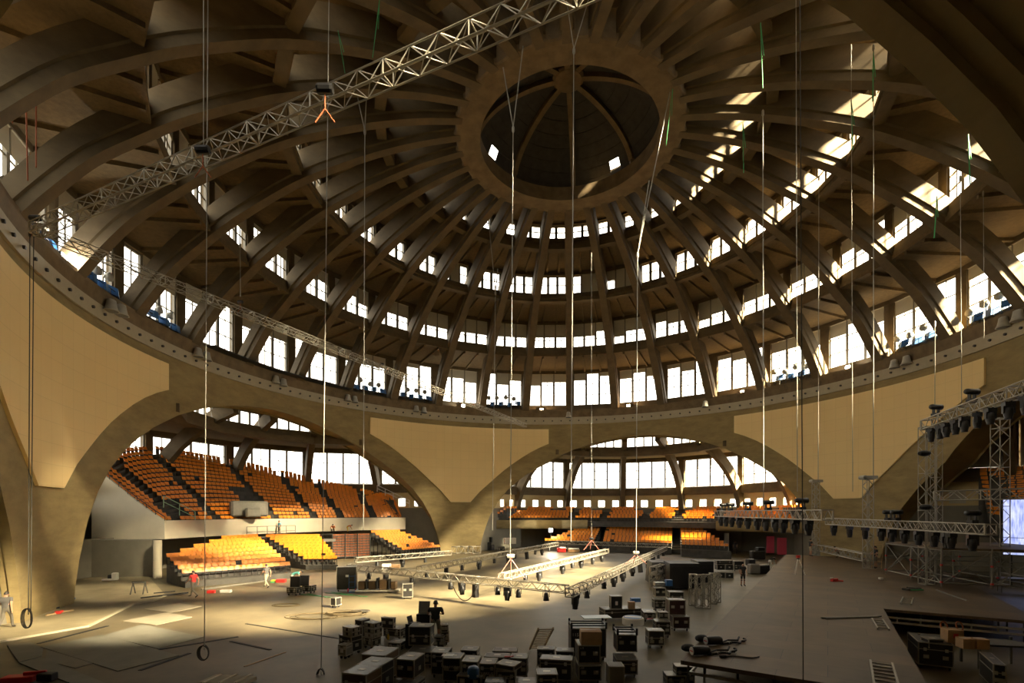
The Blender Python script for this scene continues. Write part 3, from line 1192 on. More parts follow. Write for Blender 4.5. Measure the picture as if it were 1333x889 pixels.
def flight_case(label, u, v, h, w, d, a, z0=0.0, body='caseblack', top='casetop', wheels=True, lid=.3, txt=None, detail=2, handles=True, group=None, name='flight_case', cat='flight case', dish=True, mark=None):
    """u, v: front left top corner in the picture; w along the front, d in depth"""
    P = at(u, v, z0 + h)
    a = R(a)
    ux, uy = cos(a), sin(a)
    nx, ny = -uy, ux
    cx, cy = P[0] + ux * w / 2 + nx * d / 2, P[1] + uy * w / 2 + ny * d / 2
    root = thing(name, label, cat, (cx, cy, z0), a, group)
    zb = .13 if wheels else 0.0
    H = h - zb
    t = .035
    m = MB()
    m.box((0, 0, zb + H / 2), (w - .012, d - .012, H - .012))
    m.build('body', body, root)
    if top:
        m = MB()
        m.box((0, 0, h - .004), (w - .03, d - .03, .008))
        m.build('top_panel', top, root)
    m = MB()
    zl = h - H * lid if lid else None
    for sx in (-1, 1):
        for sy in (-1, 1):
            x, y = sx * (w / 2 - t / 2), sy * (d / 2 - t / 2)
            m.bar((x, y, zb), (x, y, h), t)
            m.sph((sx * (w / 2 - .02), sy * (d / 2 - .02), h - .02), .034, 6, 4)
            m.sph((sx * (w / 2 - .02), sy * (d / 2 - .02), zb + .02), .034, 6, 4)
    for z in [zb + t / 2, h - t / 2] + ([zl] if zl else []):
        tt = t if z != zl else t * .9
        for s in (-1, 1):
            m.bar((-w / 2, s * (d / 2 - t / 2), z), (w / 2, s * (d / 2 - t / 2), z), t * 1.02, tt)
            m.bar((s * (w / 2 - t / 2), -d / 2, z), (s * (w / 2 - t / 2), d / 2, z), t * 1.02, tt)
    m.build('edge_trim', 'alu', root)
    if detail > 1:
        if handles:
            for s in (-1, 1):
                m = MB()
                hx = s * w * .27
                hz = zb + (H * (1 - lid) if lid else H) * .55
                m.box((hx, -d / 2 - .004, hz), (.16, .012, .13))
                m.tube((hx - .06, -d / 2 - .03, hz), (hx + .06, -d / 2 - .03, hz), .012, 6)
                m.build('handle', 'chrome' if body != 'caseblack' else 'alu', root)
            m = MB()
            m.box((w / 2 + .004, 0, zb + H * .4), (.012, .16, .13))
            m.build('handle', 'alu', root)
        if zl:
            for s in (-1, 1):
                m = MB()
                m.box((s * w * .3, -d / 2 - .008, zl), (.09, .02, .11))
                m.build('latch', 'chrome', root)
        if dish:
            m = MB()
            m.box((0, 0, h + .002), (min(.22, w * .35), min(.16, d * .3), .006))
            m.build('label_dish', 'alu', root)
    if wheels:
        for sx in (-1, 1):
            for sy in (-1, 1):
                m = MB()
                x, y = sx * (w / 2 - .1), sy * (d / 2 - .1)
                m.lathe([(.055, -.02), (.055, .02)], (x, y, .055), 10, axis='x')
                m.box((x, y, .105), (.07, .09, .05))
                m.build('caster', 'rubber', root)
    if txt:
        for q, (s, size, fx, fz) in enumerate(txt):
            text_part(s, size, (fx * w / 2, -d / 2 - .012, zb + H * fz), (pi / 2, 0, 0), root)
    if mark:
        m = MB()
        fx, fz, mw, mh = mark
        m.box((fx * w / 2, -d / 2 - .008, zb + H * fz), (mw, .01, mh))
        m.build('label', 'paper', root)
    return root


fc = flight_case
# cluster at the bottom, left
fc('long black case with sunlit brown end, nearest at bottom edge', 444.6, 875.5, 1.0, .8, .85, -15, body='casebrown', mark=(0, .62, .08, .05), handles=False)  # black case; sunlit brown of its end put into the body colour
fc('second grey topped case of the long row behind the brown ended one', 463.9, 864.4, 1.0, .8, .85, -15)
fc('wide grey topped case at the back of the long row', 470, 851.3, 1.0, .85, 1.0, -13, body='casebrown', handles=False)
fc('lower black case of the twin stack right of the long row', 515, 889.5, .52, .6, .8, -14)
fc('upper black case of the twin stack right of the long row', 515.5, 857.5, .58, .6, .8, -14, z0=.52, wheels=False, lid=0, mark=(-.3, .6, .07, .05))
fc('low case carrying the tall white edged box behind the twin stack', 530, 848, .6, .92, .8, -4)
fc('tall white edged black box standing before the man in shorts', 531.8, 815.3, .72, .84, .6, -4, z0=.6, wheels=False, lid=.5)
fc('big square case with two slim boxes on top at far left', 441, 826, .74, .74, .55, -33)
fc('upper of two slim boxes on the far left square case', 445.7, 815.3, .19, .55, .42, -33, z0=.93, wheels=False, lid=0)
fc('lower of two slim boxes on the far left square case', 445.9, 820.8, .19, .55, .42, -33, z0=.74, wheels=False, lid=0)
fc('small grey plastic case with white label at far left of cluster', 439.6, 839, .55, .38, .4, -20, body='casegrey', top='casegrey', lid=.25, mark=(0, .5, .14, .16), handles=False)
fc('squat case at the bottom of the four box stack', 471.6, 828.8, .47, .55, .5, -30)
fc('flat grey box third down in the four box stack', 474.5, 824, .14, .55, .45, -30, z0=.47, body='casegrey', top='casegrey', wheels=False, lid=0)
fc('slim black box second from top of the four box stack', 473.9, 817, .2, .58, .46, -30, z0=.61, wheels=False, lid=0)
fc('slim grey lidded box on top of the four box stack', 473.9, 809.7, .2, .58, .46, -30, z0=.81, wheels=False, lid=0)
fc('plain black upright case behind the four box stack', 462, 806.5, .95, .4, .5, -25, top='caseblack', handles=False)
fc('black console case below the leaning lid', 499, 817, .5, .85, .6, -18)
fc('black case lid leaning open on the console case', 496, 803.4, .48, .62, .2, -18, z0=.5, wheels=False, lid=0, top=None)
fc('low grey topped case in front of the yellow bottle', 505, 836, .34, .55, .6, -12, wheels=False, lid=.4)
fc('low black case at the heels of the man in shorts', 563.5, 829, .42, .46, .5, -2, wheels=False)
fc('upper slim case right of the man in shorts', 574, 814, .3, .3, .45, 12, z0=.62, wheels=False, lid=0)
fc('lower slim case right of the man in shorts', 574, 821, .62, .34, .5, 12, lid=.4)
# front row with lettering
fc('first lettered black case of the middle row, slightly turned', 560.7, 849, .88, .58, .66, -6, lid=.18, txt=[('VARIUS', .12, .3, .62)])
fc('tall lettered case with a white sheet on top', 575.7, 856.3, .88, .6, .66, -6, lid=.0, txt=[('EPA SYSTEM', .1, 0, .62), ('www.epasystem', .06, 0, .47)])
fc('lettered case behind the blue tub', 600.6, 860.8, .86, .53, .7, -6, lid=.2, txt=[('VARIUS', .11, 0, .55)])
fc('lettered case right of the blue tub', 623.7, 863.6, .86, .5, .66, -7, lid=.2, txt=[('VARIUS', .12, 0, .58)])
fc('black case under the skewed loose lid', 646, 873, .68, .6, .6, -5, lid=.3, txt=[('VARIUS', .1, 0, .6)])
fc('loose flat lid lying skewed over the lettered row', 644.5, 863.5, .17, .66, .55, -27, z0=.7, wheels=False, lid=0, handles=False)
fc('grey topped case alone behind the white sheet', 599.5, 846, .7, .6, .55, -6)
fc('farther of two maroon topped cases', 641, 847, .7, .85, .5, -6, top='casered')
fc('nearer of two maroon topped cases, red strap on it', 630, 854.6, .72, .85, .5, -6, top='casered')
fc('grey topped case right of the maroon topped pair', 663.6, 856.3, .74, .58, .6, -6)
fc('open topped low case holding the blue tub', 594.4, 878.8, .5, .8, .6, -13, lid=0)
fc('grey topped case cut by the bottom edge, left of two', 631, 888, .6, .6, .5, -4, lid=.3)
fc('grey topped case cut by the bottom edge, right of two', 671, 888.5, .62, .62, .5, -4, lid=.3)
fc('left one of two cases side by side below the leaning ladder', 699, 845, .72, .62, .5, -6)
fc('right one of two cases side by side below the leaning ladder', 723.9, 847.4, .72, .62, .5, -6)
fc('wide black case in front of the side by side pair', 702.5, 857.5, .8, 1.05, .55, -10, lid=.2)
fc('bright topped small case nearest in the middle row', 699, 877.8, .8, .62, .6, 0, lid=.25)
# numbered stacks
fc('lower numbered case of the stack under the carton', 753, 866.5, .62, .74, .8, 0, lid=0, txt=[('109', .09, -.68, .84)], mark=(.62, .62, .07, .05))
fc('upper numbered case with a carton on top', 752.6, 840, .6, .74, .8, 0, z0=.62, wheels=False, lid=0, txt=[('119', .09, -.68, .84)], mark=(.62, .62, .07, .05))
fc('wide case marked 115 with black rails on top', 742.5, 818, 1.22, 1.35, .8, -1, lid=0, txt=[('115', .17, -.72, .78)], handles=False)
fc('lower case of the stack right of the carton', 803, 859, .62, .7, .8, -2, lid=.3)
fc('upper numbered case of the stack right of the carton', 803, 826.4, .6, .72, .75, -2, z0=.62, wheels=False, lid=0, txt=[('121', .08, -.68, .84)], mark=(.62, .62, .07, .05))
fc('plain olive box before the right hand numbered stack', 792.5, 867.6, .76, .5, .5, 0, body='casegrey', top='casegrey', lid=0, handles=False, dish=False)
fc('two drawer case with cluttered top, nearest in right row', 844, 821, .74, .66, .55, -2, lid=.5)
fc('case with a small open box on it in right row', 853.5, 809, .74, .66, .6, -3)
fc('small open silver box on the right row', 858, 797, .3, .42, .35, -2, z0=.74, wheels=False, lid=0)
fc('lower dark red case of the right end stack', 876, 802.5, .7, .78, .6, -2, body='casered', lid=.0)
fc('upper dark red case of the right end stack', 871, 781, .72, .78, .6, -2, z0=.7, body='casered', wheels=False, lid=0)
fc('bottom case of the thin stack beside the blue bucket', 852, 780.5, .66, .64, .55, 0)
fc('middle case of the thin stack beside the blue bucket', 853, 765.5, .5, .62, .5, 0, z0=.66, wheels=False, lid=0)
fc('silver box with holes on top of the thin stack', 853, 758.5, .2, .62, .5, 0, z0=1.16, body='alu', top='alu', wheels=False, lid=0, handles=False)
fc('bright topped case behind the dark red stack', 871.5, 770.5, .85, .85, .6, -4, lid=.4)
fc('low wide table case under the boxes by the lamp rail', 787, 793.5, .62, 2.0, .8, 10, lid=.35, handles=False)
fc('square black box with white label on the table case', 795, 776, .66, .6, .45, 0, z0=.62, wheels=False, lid=0, handles=False, mark=(0, .45, .13, .2))
fc('black case left of the thin stack, low and long', 838, 797, .5, .6, .9, -5, lid=.4)
# far side by the stage
for i, (lab, u, v) in enumerate((('top left drawer box of the four box rack by the stage', 933.5, 734.5), ('top right drawer box of the four box rack by the stage', 944.5, 734.7),
                                 ('bottom left drawer box of the four box rack by the stage', 933.5, 745), ('bottom right drawer box of the four box rack by the stage', 944.5, 745.2))):
    fc(lab, u, v, .5, .68, .6, -1, z0=.0 if i > 1 else .5, wheels=False, lid=0, handles=False, top='casetop', mark=(0, .5, .14, .1))
fc('long grey topped case lying on the four box rack', 933, 729.5, .35, 1.4, .6, -1, z0=1.0, wheels=False, lid=.4, handles=False)
fc('black stack case left of the man in black shorts', 955.5, 730.5, .95, .95, .7, -1, lid=.5)
# floor at the left, lit
fc('rack case with open lid, left one by the stooping helper', 373, 764.5, .55, .75, .6, -12)
fc('rack case with open lid, right one by the stooping helper', 393, 762, .55, .72, .6, -12)
fc('tall black case with single white mark on lit floor', 438, 738, 1.75, 1.35, .5, 12, lid=0, handles=False, mark=(.05, .6, .2, .16))
fc('upright olive sided case below the front rail', 524, 760, 1.0, .65, .45, 12, lid=0)
fc('small pale edged case beside the coiled cables', 430, 778, .6, .38, .5, -20, lid=0, handles=False)
fc('dark case before the white cartons near the far pier', 648, 712, .7, 1.0, .7, 8, lid=.3)
# under the stage edge
fc('silver topped case under the near stage corner, lower', 868, 879.5, .34, .62, .5, -3, wheels=False, top='alu', lid=.4)
fc('silver topped case under the near stage corner, upper', 880, 867.5, .62, .6, .4, -3, wheels=False, top='alu', lid=.3)
fc('long dark case in the stage opening beside the cartons', 1195, 835, .95, 1.0, 1.6, -28, top='caseblack', lid=.3)
fc('white edged case on the long dark case in the opening', 1209, 832, .32, .52, .4, -5, z0=.75, wheels=False, lid=0, handles=False)
fc('near black case at the right bottom corner', 1293, 864, .9, .3, 1.6, -32, lid=.35)

# rails on the numbered cases
for lab, u, v, w, d in (('black pipe rails lying on the case marked 115', 744, 818.5, 1.3, .76), ('black pipe rails lying on the right numbered stack', 804, 826.8, .68, .72)):
    P = at(u, v, 1.22)
    r = thing('pipe_rail_frame', lab, 'rail frame', (P[0], P[1], 1.222))
    m = MB()
    for x in (0, w):
        m.bar((x, 0, .12), (x, d, .12), .06)
    for y in (0, d / 2, d):
        m.bar((0, y, .12), (w, y, .12), .05)
    m.build('rails', 'bronze', r)
    for x in (0, w):
        for y in (0, d):
            m = MB()
            m.bar((x, y, 0), (x, y, .24), .07)
            m.build('post', 'bronze', r)


def box_thing(name, label, cat, u, v, h, w, d, a, z0, m, extra=None):
    P = at(u, v, z0 + h)
    a = R(a)
    cx, cy = P[0] + cos(a) * w / 2 - sin(a) * d / 2, P[1] + sin(a) * w / 2 + cos(a) * d / 2
    r = thing(name, label, cat, (cx, cy, z0), a)
    b = MB()
    b.hexa([(-w / 2, -d / 2, 0), (w / 2, -d / 2, 0), (w / 2, d / 2, 0), (-w / 2, d / 2, 0), (-w / 2 * .99, -d / 2, h), (w / 2, -d / 2 * .99, h), (w / 2, d / 2, h * .99), (-w / 2, d / 2, h)])
    b.build('box', m, r)
    if extra == 'flaps':
        for s in (-1, 1):
            b = MB()
            b.hexa([(-w / 2, s * .01, h + .002), (w / 2, s * .01, h + .002), (w / 2, s * d / 2, h + .002), (-w / 2, s * d / 2, h + .002),
                    (-w / 2, s * .01, h + .02), (w / 2, s * .01, h + .02), (w / 2, s * d / 2, h + .012), (-w / 2, s * d / 2, h + .012)])
            b.build('flap', m, r)
        b = MB()
        b.box((0, 0, h + .022), (w, .06, .004))
        b.build('tape', 'paper', r)
    if extra == 'label':
        b = MB()
        b.box((0, -d / 2 - .004, h * .6), (w * .3, .006, h * .3))
        b.build('label', 'red', r)
    return r


bt = box_thing
bt('cardboard_box', 'brown carton with taped white top on the numbered stack', 'cardboard box', 756.5, 823, .42, .68, .55, -2, 1.22, 'carton', 'flaps')
bt('cardboard_box', 'small brown carton on the cluttered table case', 'cardboard box', 818.5, 784, .36, .32, .3, -3, .62, 'carton', 'flaps')
bt('cardboard_box', 'large brown carton with red square label in the stage opening', 'cardboard box', 1234, 820, .5, .5, .4, -10, .9, 'carton', 'label')
bt('cardboard_box', 'smaller carton beside the labelled one in the stage opening', 'cardboard box', 1254, 832.5, .32, .35, .4, -10, .9, 'carton', 'flaps')
bt('cardboard_box', 'rightmost pale carton in the stage opening', 'cardboard box', 1272, 833, .32, .38, .4, -10, .9, 'carton', 'flaps')
bt('cardboard_box', 'white carton on the pile near the far pier', 'cardboard box', 657, 700.5, .8, 1.6, 1.0, 8, 1.2, 'white', 'flaps')
bt('cardboard_box', 'low white carton at the foot of the folded stand', 'cardboard box', 497, 734.5, .5, .8, .6, 5, 0, 'white', 'flaps')
bt('cardboard_box', 'open brown carton with red lid right of the low white carton', 'cardboard box', 509.5, 735.5, .45, .75, .6, 5, 0, 'carton', 'flaps')
bt('plastic_bucket', 'blue bucket on the stacked white truss', 'bucket', 867.8, 755, .36, .36, .36, 0, 1.2, 'blue')
bt('tool_bag', 'blue bag lying behind the small carton', 'bag', 822.5, 779, .2, .5, .3, 6, .66, 'blue')
# blue tub with two pale knobs
P = at(608, 872, 1.0)
r = thing('plastic_tub', 'round shouldered blue tub with two pale knobs', 'tub', (P[0] + .17, P[1] + .12, .72))
m = MB()
m.lathe([(.10, 0), (.165, .03), (.17, .2), (.165, .3), (.13, .34), (.02, .35)], (0, 0, 0), 16)
m.build('tub', 'blue', r, smooth=True)
for s in (-1, 1):
    m = MB()
    m.sph((s * .13, -.12, .1), .035)
    m.build('knob', 'paper', r)
# sheet of paper, bottle, discs and boards
P = at(583, 852.5, .885)
m = MB()
m.box((P[0], P[1], .889), (.38, .28, .004), R(-6))
tag(m.build('paper_sheet', 'paper'), 'white paper sheet lying on the tall lettered case', 'paper')
P = at(505.4, 832, .35)
r = thing('drink_bottle', 'clear yellow drink bottle standing among the left cases', 'bottle', (P[0], P[1], .34))
m = MB()
m.lathe([(.04, 0), (.045, .02), (.045, .15), (.02, .22), (.018, .25)], n=10)
m.build('bottle', 'yellow', r, smooth=True)
m = MB()
m.lathe([(.02, .25), (.02, .28)], n=10)
m.build('cap', 'blue', r)
P = at(824, 805, .98)
r = thing('round_crate_lid', 'round blue and white drum lid on the case row', 'lid', (P[0], P[1], .74))
m = MB()
m.lathe([(.46, 0), (.46, .26), (.42, .3)], n=28)
m.build('drum', 'white', r)
m = MB()
m.lathe([(.40, .30), (.40, .312)], n=28)
m.build('blue_field', 'blue', r)
m = MB()
m.box((0, 0, .315), (.7, .14, .006), R(-20))
m.build('white_band', 'white', r)
M['paleblue'] = mat('pale_blue_board', (.42, .52, .55), .35)
P = at(776, 803, 1.3)
m = MB()
m.box((P[0], P[1], 1.3), (1.15, .62, .03), R(8))
tag(m.build('board', 'paleblue'), 'pale blue board lying on the case behind the rails', 'board')
for lab, u, v, z, a in (('red strap on the nearer maroon topped case', 661, 855.5, .74, -8), ('red handled cutter on the clutter right of the round lid', 845, 806, .78, 20)):
    P = at(u, v, z)
    m = MB()
    m.box((P[0], P[1], z + .02), (.22, .06, .03), R(a))
    m.tube((P[0] + .08, P[1], z + .02), (P[0] + .2, P[1] + .05, z + .03), .015)
    tag(m.build('strap' if 'strap' in lab else 'cutter', 'red'), lab, 'strap' if 'strap' in lab else 'tool')
# monitor lid and laptop in front of the man
P = at(551, 806, .9)
r = thing('equipment_desk', 'grey hinged screen panel standing before the man in shorts', 'screen', (P[0], P[1] + .3, 0), R(-5))
m = MB()
m.box((0, 0, .55), (.6, .5, 1.1))
m.build('cabinet', 'caseblack', r)
m = MB()
m.hexa([(-.28, 0, 1.1), (.22, 0, 1.1), (.22, .04, 1.1), (-.28, .04, 1.1), (-.28, .1, 1.62), (.22, .1, 1.62), (.22, .14, 1.62), (-.28, .14, 1.62)])
m.build('screen_panel', 'casegrey', r)
P = at(538, 808, 1.1)
r = thing('laptop', 'dark open laptop left of the grey screen panel', 'laptop', (P[0], P[1], 0), R(70))
m = MB()
m.box((0, 0, .5), (.5, .45, 1.0))
m.build('stand', 'caseblack', r)
m = MB()
m.box((0, 0, 1.015), (.36, .26, .025))
m.build('keyboard', 'bronze', r)
m = MB()
m.hexa([(-.18, .12, 1.03), (.18, .12, 1.03), (.18, .135, 1.03), (-.18, .135, 1.03), (-.18, .19, 1.29), (.18, .19, 1.29), (.18, .205, 1.29), (-.18, .205, 1.29)])
m.build('display', 'bronze', r)
# open lids on the two lit racks, hand truck, black cabinets
for lab, u, v in (('open rack lid standing on the left lit rack case', 373, 752), ('open rack lid standing on the right lit rack case', 385, 750.5)):
    P = at(u + 8, v + 13, .55)
    m = MB()
    m.hexa([(P[0] - .32, P[1] + .3, .56), (P[0] + .32, P[1] + .3, .56), (P[0] + .32, P[1] + .4, .56), (P[0] - .32, P[1] + .4, .56),
            (P[0] - .36, P[1] + .45, 1.25), (P[0] + .28, P[1] + .45, 1.25), (P[0] + .28, P[1] + .55, 1.25), (P[0] - .36, P[1] + .55, 1.25)])
    tag(m.build('case_lid', 'caseblack'), lab, 'case lid')
P = at(458, 771, 0)
r = thing('hand_truck', 'upright hand truck with red wheels beside the tall case', 'hand truck', (P[0], P[1], 0), R(15))
m = MB()
for x in (-.2, .2):
    m.tube((x, 0, .1), (x, .25, 1.2), .02)
for z in (.35, .7, 1.1):
    m.tube((-.2, z * .2, z), (.2, z * .2, z), .015)
m.box((0, -.15, .04), (.42, .3, .02))
m.build('frame', 'blue', r)
for x in (-.25, .25):
    m = MB()
    m.lathe([(.14, -.03), (.14, .03)], (x, .05, .14), 12, axis='x')
    m.build('wheel', 'red', r)
M['blackfab'] = mat('black_cabinet_paint', (.012, .011, .011), .55)
for lab, u, v, h, w, d in (('widest black speaker cabinet behind the white truss pile', 872, 733.5, 1.9, 2.2, 2.2), ('left black speaker cabinet behind the white truss pile', 849, 732, 1.75, 1.5, 2.0),
                           ('right brown black cabinet behind the upright truss bundle', 909, 731, 1.75, 1.2, 2.0)):
    P = at(u, v, h)
    r = thing('speaker_cabinet', lab, 'speaker', (P[0] + w / 2, P[1] + d / 2, 0))
    m = MB()
    m.hexa([(-w / 2, -d / 2, .12), (w / 2, -d / 2, .12), (w / 2, d / 2, .12), (-w / 2, d / 2, .12), (-w / 2, -d / 2, h), (w / 2, -d / 2, h), (w / 2 * .8, d / 2, h), (-w / 2 * .8, d / 2, h)])
    m.build('cabinet', 'blackfab', r)
    m = MB()
    m.box((0, -d / 2 - .012, h * .52), (w * .86, .02, h * .74))
    m.build('grille', 'bronze', r)
    for sx in (-1, 1):
        for sy in (-1, 1):
            m = MB()
            m.lathe([(.06, -.02), (.06, .02)], (sx * w * .38, sy * d * .4, .06), 8, axis='x')
            m.build('caster', 'rubber', r)
# ------------------------------------------------------------------ trusses, lamps, ropes
M['truss'] = mat('truss_aluminium', (.34, .315, .255), .42, .06, 3, metal=.35)
M['lampblack'] = mat('black_lamp_housing', (.016, .016, .017), .42)
M['lens'] = mat('lamp_lens', (.22, .23, .25), .08, spec=.8)
M['rope'] = mat('steel_rope', (.30, .285, .24), .5)
M['darkrope'] = mat('dark_cable', (.05, .045, .035), .7)
M['orangerope'] = mat('orange_sling', (.32, .08, .02), .7)
M['pinksling'] = mat('pink_sling', (.75, .28, .22), .7)
M['shade'] = mat('grey_lamp_metal', (.42, .40, .34), .5, .1, 4)


def norm(d):
    L = sqrt(sum(k * k for k in d)) or 1e-6
    return tuple(k / L for k in d)


def truss(label, p, q, s=.4, r=None, name='lighting_truss', seg=None, ends=True, group=None, h=None):
    if name == 'truss_tower' and not r:
        r = s * .045
    """square lattice truss from p to q (centre line), parts: four chords, lacing, end frames"""
    h = h or s
    r = r or s * .06
    base = ((p[0] + q[0]) / 2, (p[1] + q[1]) / 2, min(p[2], q[2]) - h / 2)
    root = thing(name, label, 'truss', base, 0, group)
    P = tuple(p[i] - base[i] for i in range(3))
    Q = tuple(q[i] - base[i] for i in range(3))
    d = norm(tuple(Q[i] - P[i] for i in range(3)))
    L = sqrt(sum((Q[i] - P[i]) ** 2 for i in range(3)))
    up = (0, 0, 1) if abs(d[2]) < .9 else (1, 0, 0)
    a = norm((d[1] * up[2] - d[2] * up[1], d[2] * up[0] - d[0] * up[2], d[0] * up[1] - d[1] * up[0]))
    b = (a[1] * d[2] - a[2] * d[1], a[2] * d[0] - a[0] * d[2], a[0] * d[1] - a[1] * d[0])
    def pt(t, i, j):
        return tuple(P[k] + d[k] * t + a[k] * i * s / 2 + b[k] * j * h / 2 for k in range(3))
    cs = ((-1, -1), (1, -1), (1, 1), (-1, 1))
    for i, j in cs:
        m = MB()
        m.tube(pt(0, i, j), pt(L, i, j), r, 6)
        m.build('chord', 'truss', root)
    m = MB()
    n = seg or max(2, int(round(L / (s * 1.0))))
    for k in range(n):
        t0, t1 = L * k / n, L * (k + 1) / n
        for c in range(4):
            u0, u1 = cs[c], cs[(c + 1) % 4]
            if (k + c) % 2:
                u0, u1 = u1, u0
            m.bar(pt(t0, *u0), pt(t1, *u1), r * .9)
    for k in range(0, n + 1, max(1, int(round(2.4 / (L / n))))):
        t = L * k / n
        for c in range(4):
            m.bar(pt(t, *cs[c]), pt(t, *cs[(c + 1) % 4]), r * 1.3)
    m.build('lacing', 'truss', root)
    if ends:
        for t in (0, L):
            m = MB()
            for c in range(4):
                m.bar(pt(t, *cs[c]), pt(t, *cs[(c + 1) % 4]), r * 2.2)
            m.build('end_frame', 'truss', root)
    return root


# moving head lamp, hanging: origin at its clamp
def lamp_proto(kind):
    root = empty('moving_head_lamp')
    if kind == 'head':
        m = MB()
        m.box((0, 0, -.13), (.34, .26, .16))
        m.tube((-.1, 0, 0), (-.1, 0, -.06), .03)
        m.tube((.1, 0, 0), (.1, 0, -.06), .03)
        m.build('base', 'lampblack', root)
        m = MB()
        for s in (-1, 1):
            m.hexa([(s * .2, -.06, -.21), (s * .15, -.06, -.21), (s * .15, .06, -.21), (s * .2, .06, -.21),
                    (s * .2, -.05, -.5), (s * .16, -.05, -.5), (s * .16, .05, -.5), (s * .2, .05, -.5)])
        m.box((0, 0, -.225), (.4, .14, .04))
        m.build('yoke', 'lampblack', root)
        m = MB()
        m.lathe([(.09, -.2), (.14, -.27), (.155, -.4), (.15, -.55), (.12, -.68), (.13, -.72)], n=14)
        m.build('head', 'lampblack', root, smooth=True)
        m = MB()
        m.lathe([(.11, -.722), (.10, -.735)], n=14)
        m.build('lens', 'lens', root)
    elif kind == 'up':
        m = MB()
        m.box((0, 0, .1), (.34, .28, .16))
        m.build('base', 'lampblack', root)
        m = MB()
        for s in (-1, 1):
            m.box((s * .15, 0, .36), (.06, .12, .4))
        m.build('yoke', 'lampblack', root)
        m = MB()
        m.lathe([(.12, -.33), (.14, -.2), (.13, .15), (.15, .33)], (0, 0, .52), 12, axis='x')
        m.build('head', 'lampblack', root, smooth=True)
        m = MB()
        m.lathe([(.13, .335), (.12, .345)], (0, 0, .52), 12, axis='x')
        m.build('lens', 'lens', root)
    elif kind == 'par':
        m = MB()
        m.lathe([(.08, -.12), (.12, -.2), (.14, -.36), (.16, -.52), (.16, -.58)], n=14)
        m.build('can', 'lampblack', root, smooth=True)
        m = MB()
        for s in (-1, 1):
            m.bar((s * .18, 0, -.38), (s * .17, 0, -.06), .03)
        m.bar((-.18, 0, -.06), (.18, 0, -.06), .03)
        m.tube((0, 0, 0), (0, 0, -.08), .025)
        m.build('yoke', 'lampblack', root)
    elif kind == 'strip':
        m = MB()
        m.box((0, 0, -.5), (.3, .3, .8))
        m.build('housing', 'lampblack', root)
        m = MB()
        m.box((0, -.155, -.5), (.24, .02, .7))
        m.build('front', 'bronze', root)
        m = MB()
        for s in (-1, 1):
            m.bar((s * .1, 0, -.1), (s * .1, 0, 0), .04)
        m.build('clamp', 'alu', root)
    return root


PROTO = {}
USED = set()


def lamp(kind, loc, rz, label, group=None, scale=1.0, tilt=0):
    if kind not in PROTO:
        PROTO[kind] = lamp_proto(kind)
    o = PROTO[kind] if kind not in USED else copy_tree(PROTO[kind])
    USED.add(kind)
    o.location = loc
    o.rotation_euler = (tilt, 0, rz)
    o.scale = (scale,) * 3
    for k in ('group',):
        if k in o:
            del o[k]
    tag(o, label, 'stage lamp', group)
    return o


# high triangle of truss hung under the dome
zt = 17.0
A = at(47, 299, zt)
B = at(724, -2, zt)
C = at(684, 554, zt)
d = norm((B[0] - A[0], B[1] - A[1], 0))
truss('long high truss rising across the dome to the upper right', A, (B[0] + d[0] * 5, B[1] + d[1] * 5, zt), .42)
truss('thin high truss descending across the dome windows to the right', A, C, .40)
for lab, u, v, Y in (('black hoist motor on the upper high truss, left one', 264, 195, 15.2), ('black hoist motor on the upper high truss, right one', 423, 116, 12.6),
                     ('hoist motor above the thin high truss, left one', 313, 393, 39.5), ('hoist motor above the thin high truss, middle one', 497, 474, 52), ('hoist motor above the thin high truss, near its left end', 46, 284, 20.5)):
    p = aty(u, v, Y)
    r = thing('chain_hoist', lab, 'hoist', (p[0], p[1], p[2] - .3))
    m = MB()
    m.lathe([(.11, -.2), (.13, -.15), (.13, .15), (.11, .2)], (0, 0, .3), 10, axis='x')
    m.build('motor', 'lampblack', r)
    m = MB()
    m.tube((0, 0, -.25), (0, 0, .15), .02)
    m.tube((-.25, 0, -.55), (0, 0, -.2), .018)
    m.tube((.25, 0, -.55), (0, 0, -.2), .018)
    m.build('sling', 'orangerope', r)

# floor rig: low trusses with lamps hanging below
def fl(u, v, z=1.45):
    return at(u, v, z)


G = [('front low rail of the floor rig, with cable loop', fl(455, 738), fl(738, 767), 'front'),
     ('right low rail of the floor rig, running toward the far stand', fl(741, 772), fl(866, 713.5), 'right'),
     ('middle low rail of the floor rig, brightly sunlit', fl(653, 751), fl(790, 717), 'middle'),
     ('left low rail of the floor rig, toward the far stand', fl(546, 741), fl(725, 708), 'left'),
     ('farthest low rail of the floor rig before the far stand', fl(725, 705.5), fl(868, 711), 'far'),
     ('short low rail lying beyond the tall black case', fl(463, 729), fl(586, 719.5), 'back')]
for lab, p, q, nm in G:
    truss(lab, p, q, .42, h=.42)
TL = {'front': [(.12, 'par'), (.22, 'strip'), (.36, 'par'), (.55, 'par'), (.60, 'head'), (.66, 'strip'), (.75, 'par'), (.79, 'head'), (.83, 'par'), (.93, 'par')],
      'right': [(.03, 'head'), (.09, 'par'), (.2, 'par'), (.28, 'head'), (.36, 'head'), (.46, 'head'), (.55, 'strip'), (.66, 'strip'), (.75, 'head'), (.85, 'par'), (.95, 'par')],
      'middle': [(.15, 'par'), (.25, 'head'), (.45, 'head'), (.55, 'par'), (.65, 'head'), (.8, 'head'), (.92, 'head')],
      'left': [(.03, 'par'), (.12, 'strip'), (.2, 'par'), (.3, 'head'), (.4, 'par'), (.5, 'strip'), (.56, 'par'), (.66, 'strip'), (.75, 'par'), (.82, 'head'), (.9, 'par')],
      'far': [(.1, 'par'), (.3, 'par'), (.5, 'par'), (.7, 'par')],
      'back': [(.2, 'par'), (.45, 'head'), (.7, 'par')]}
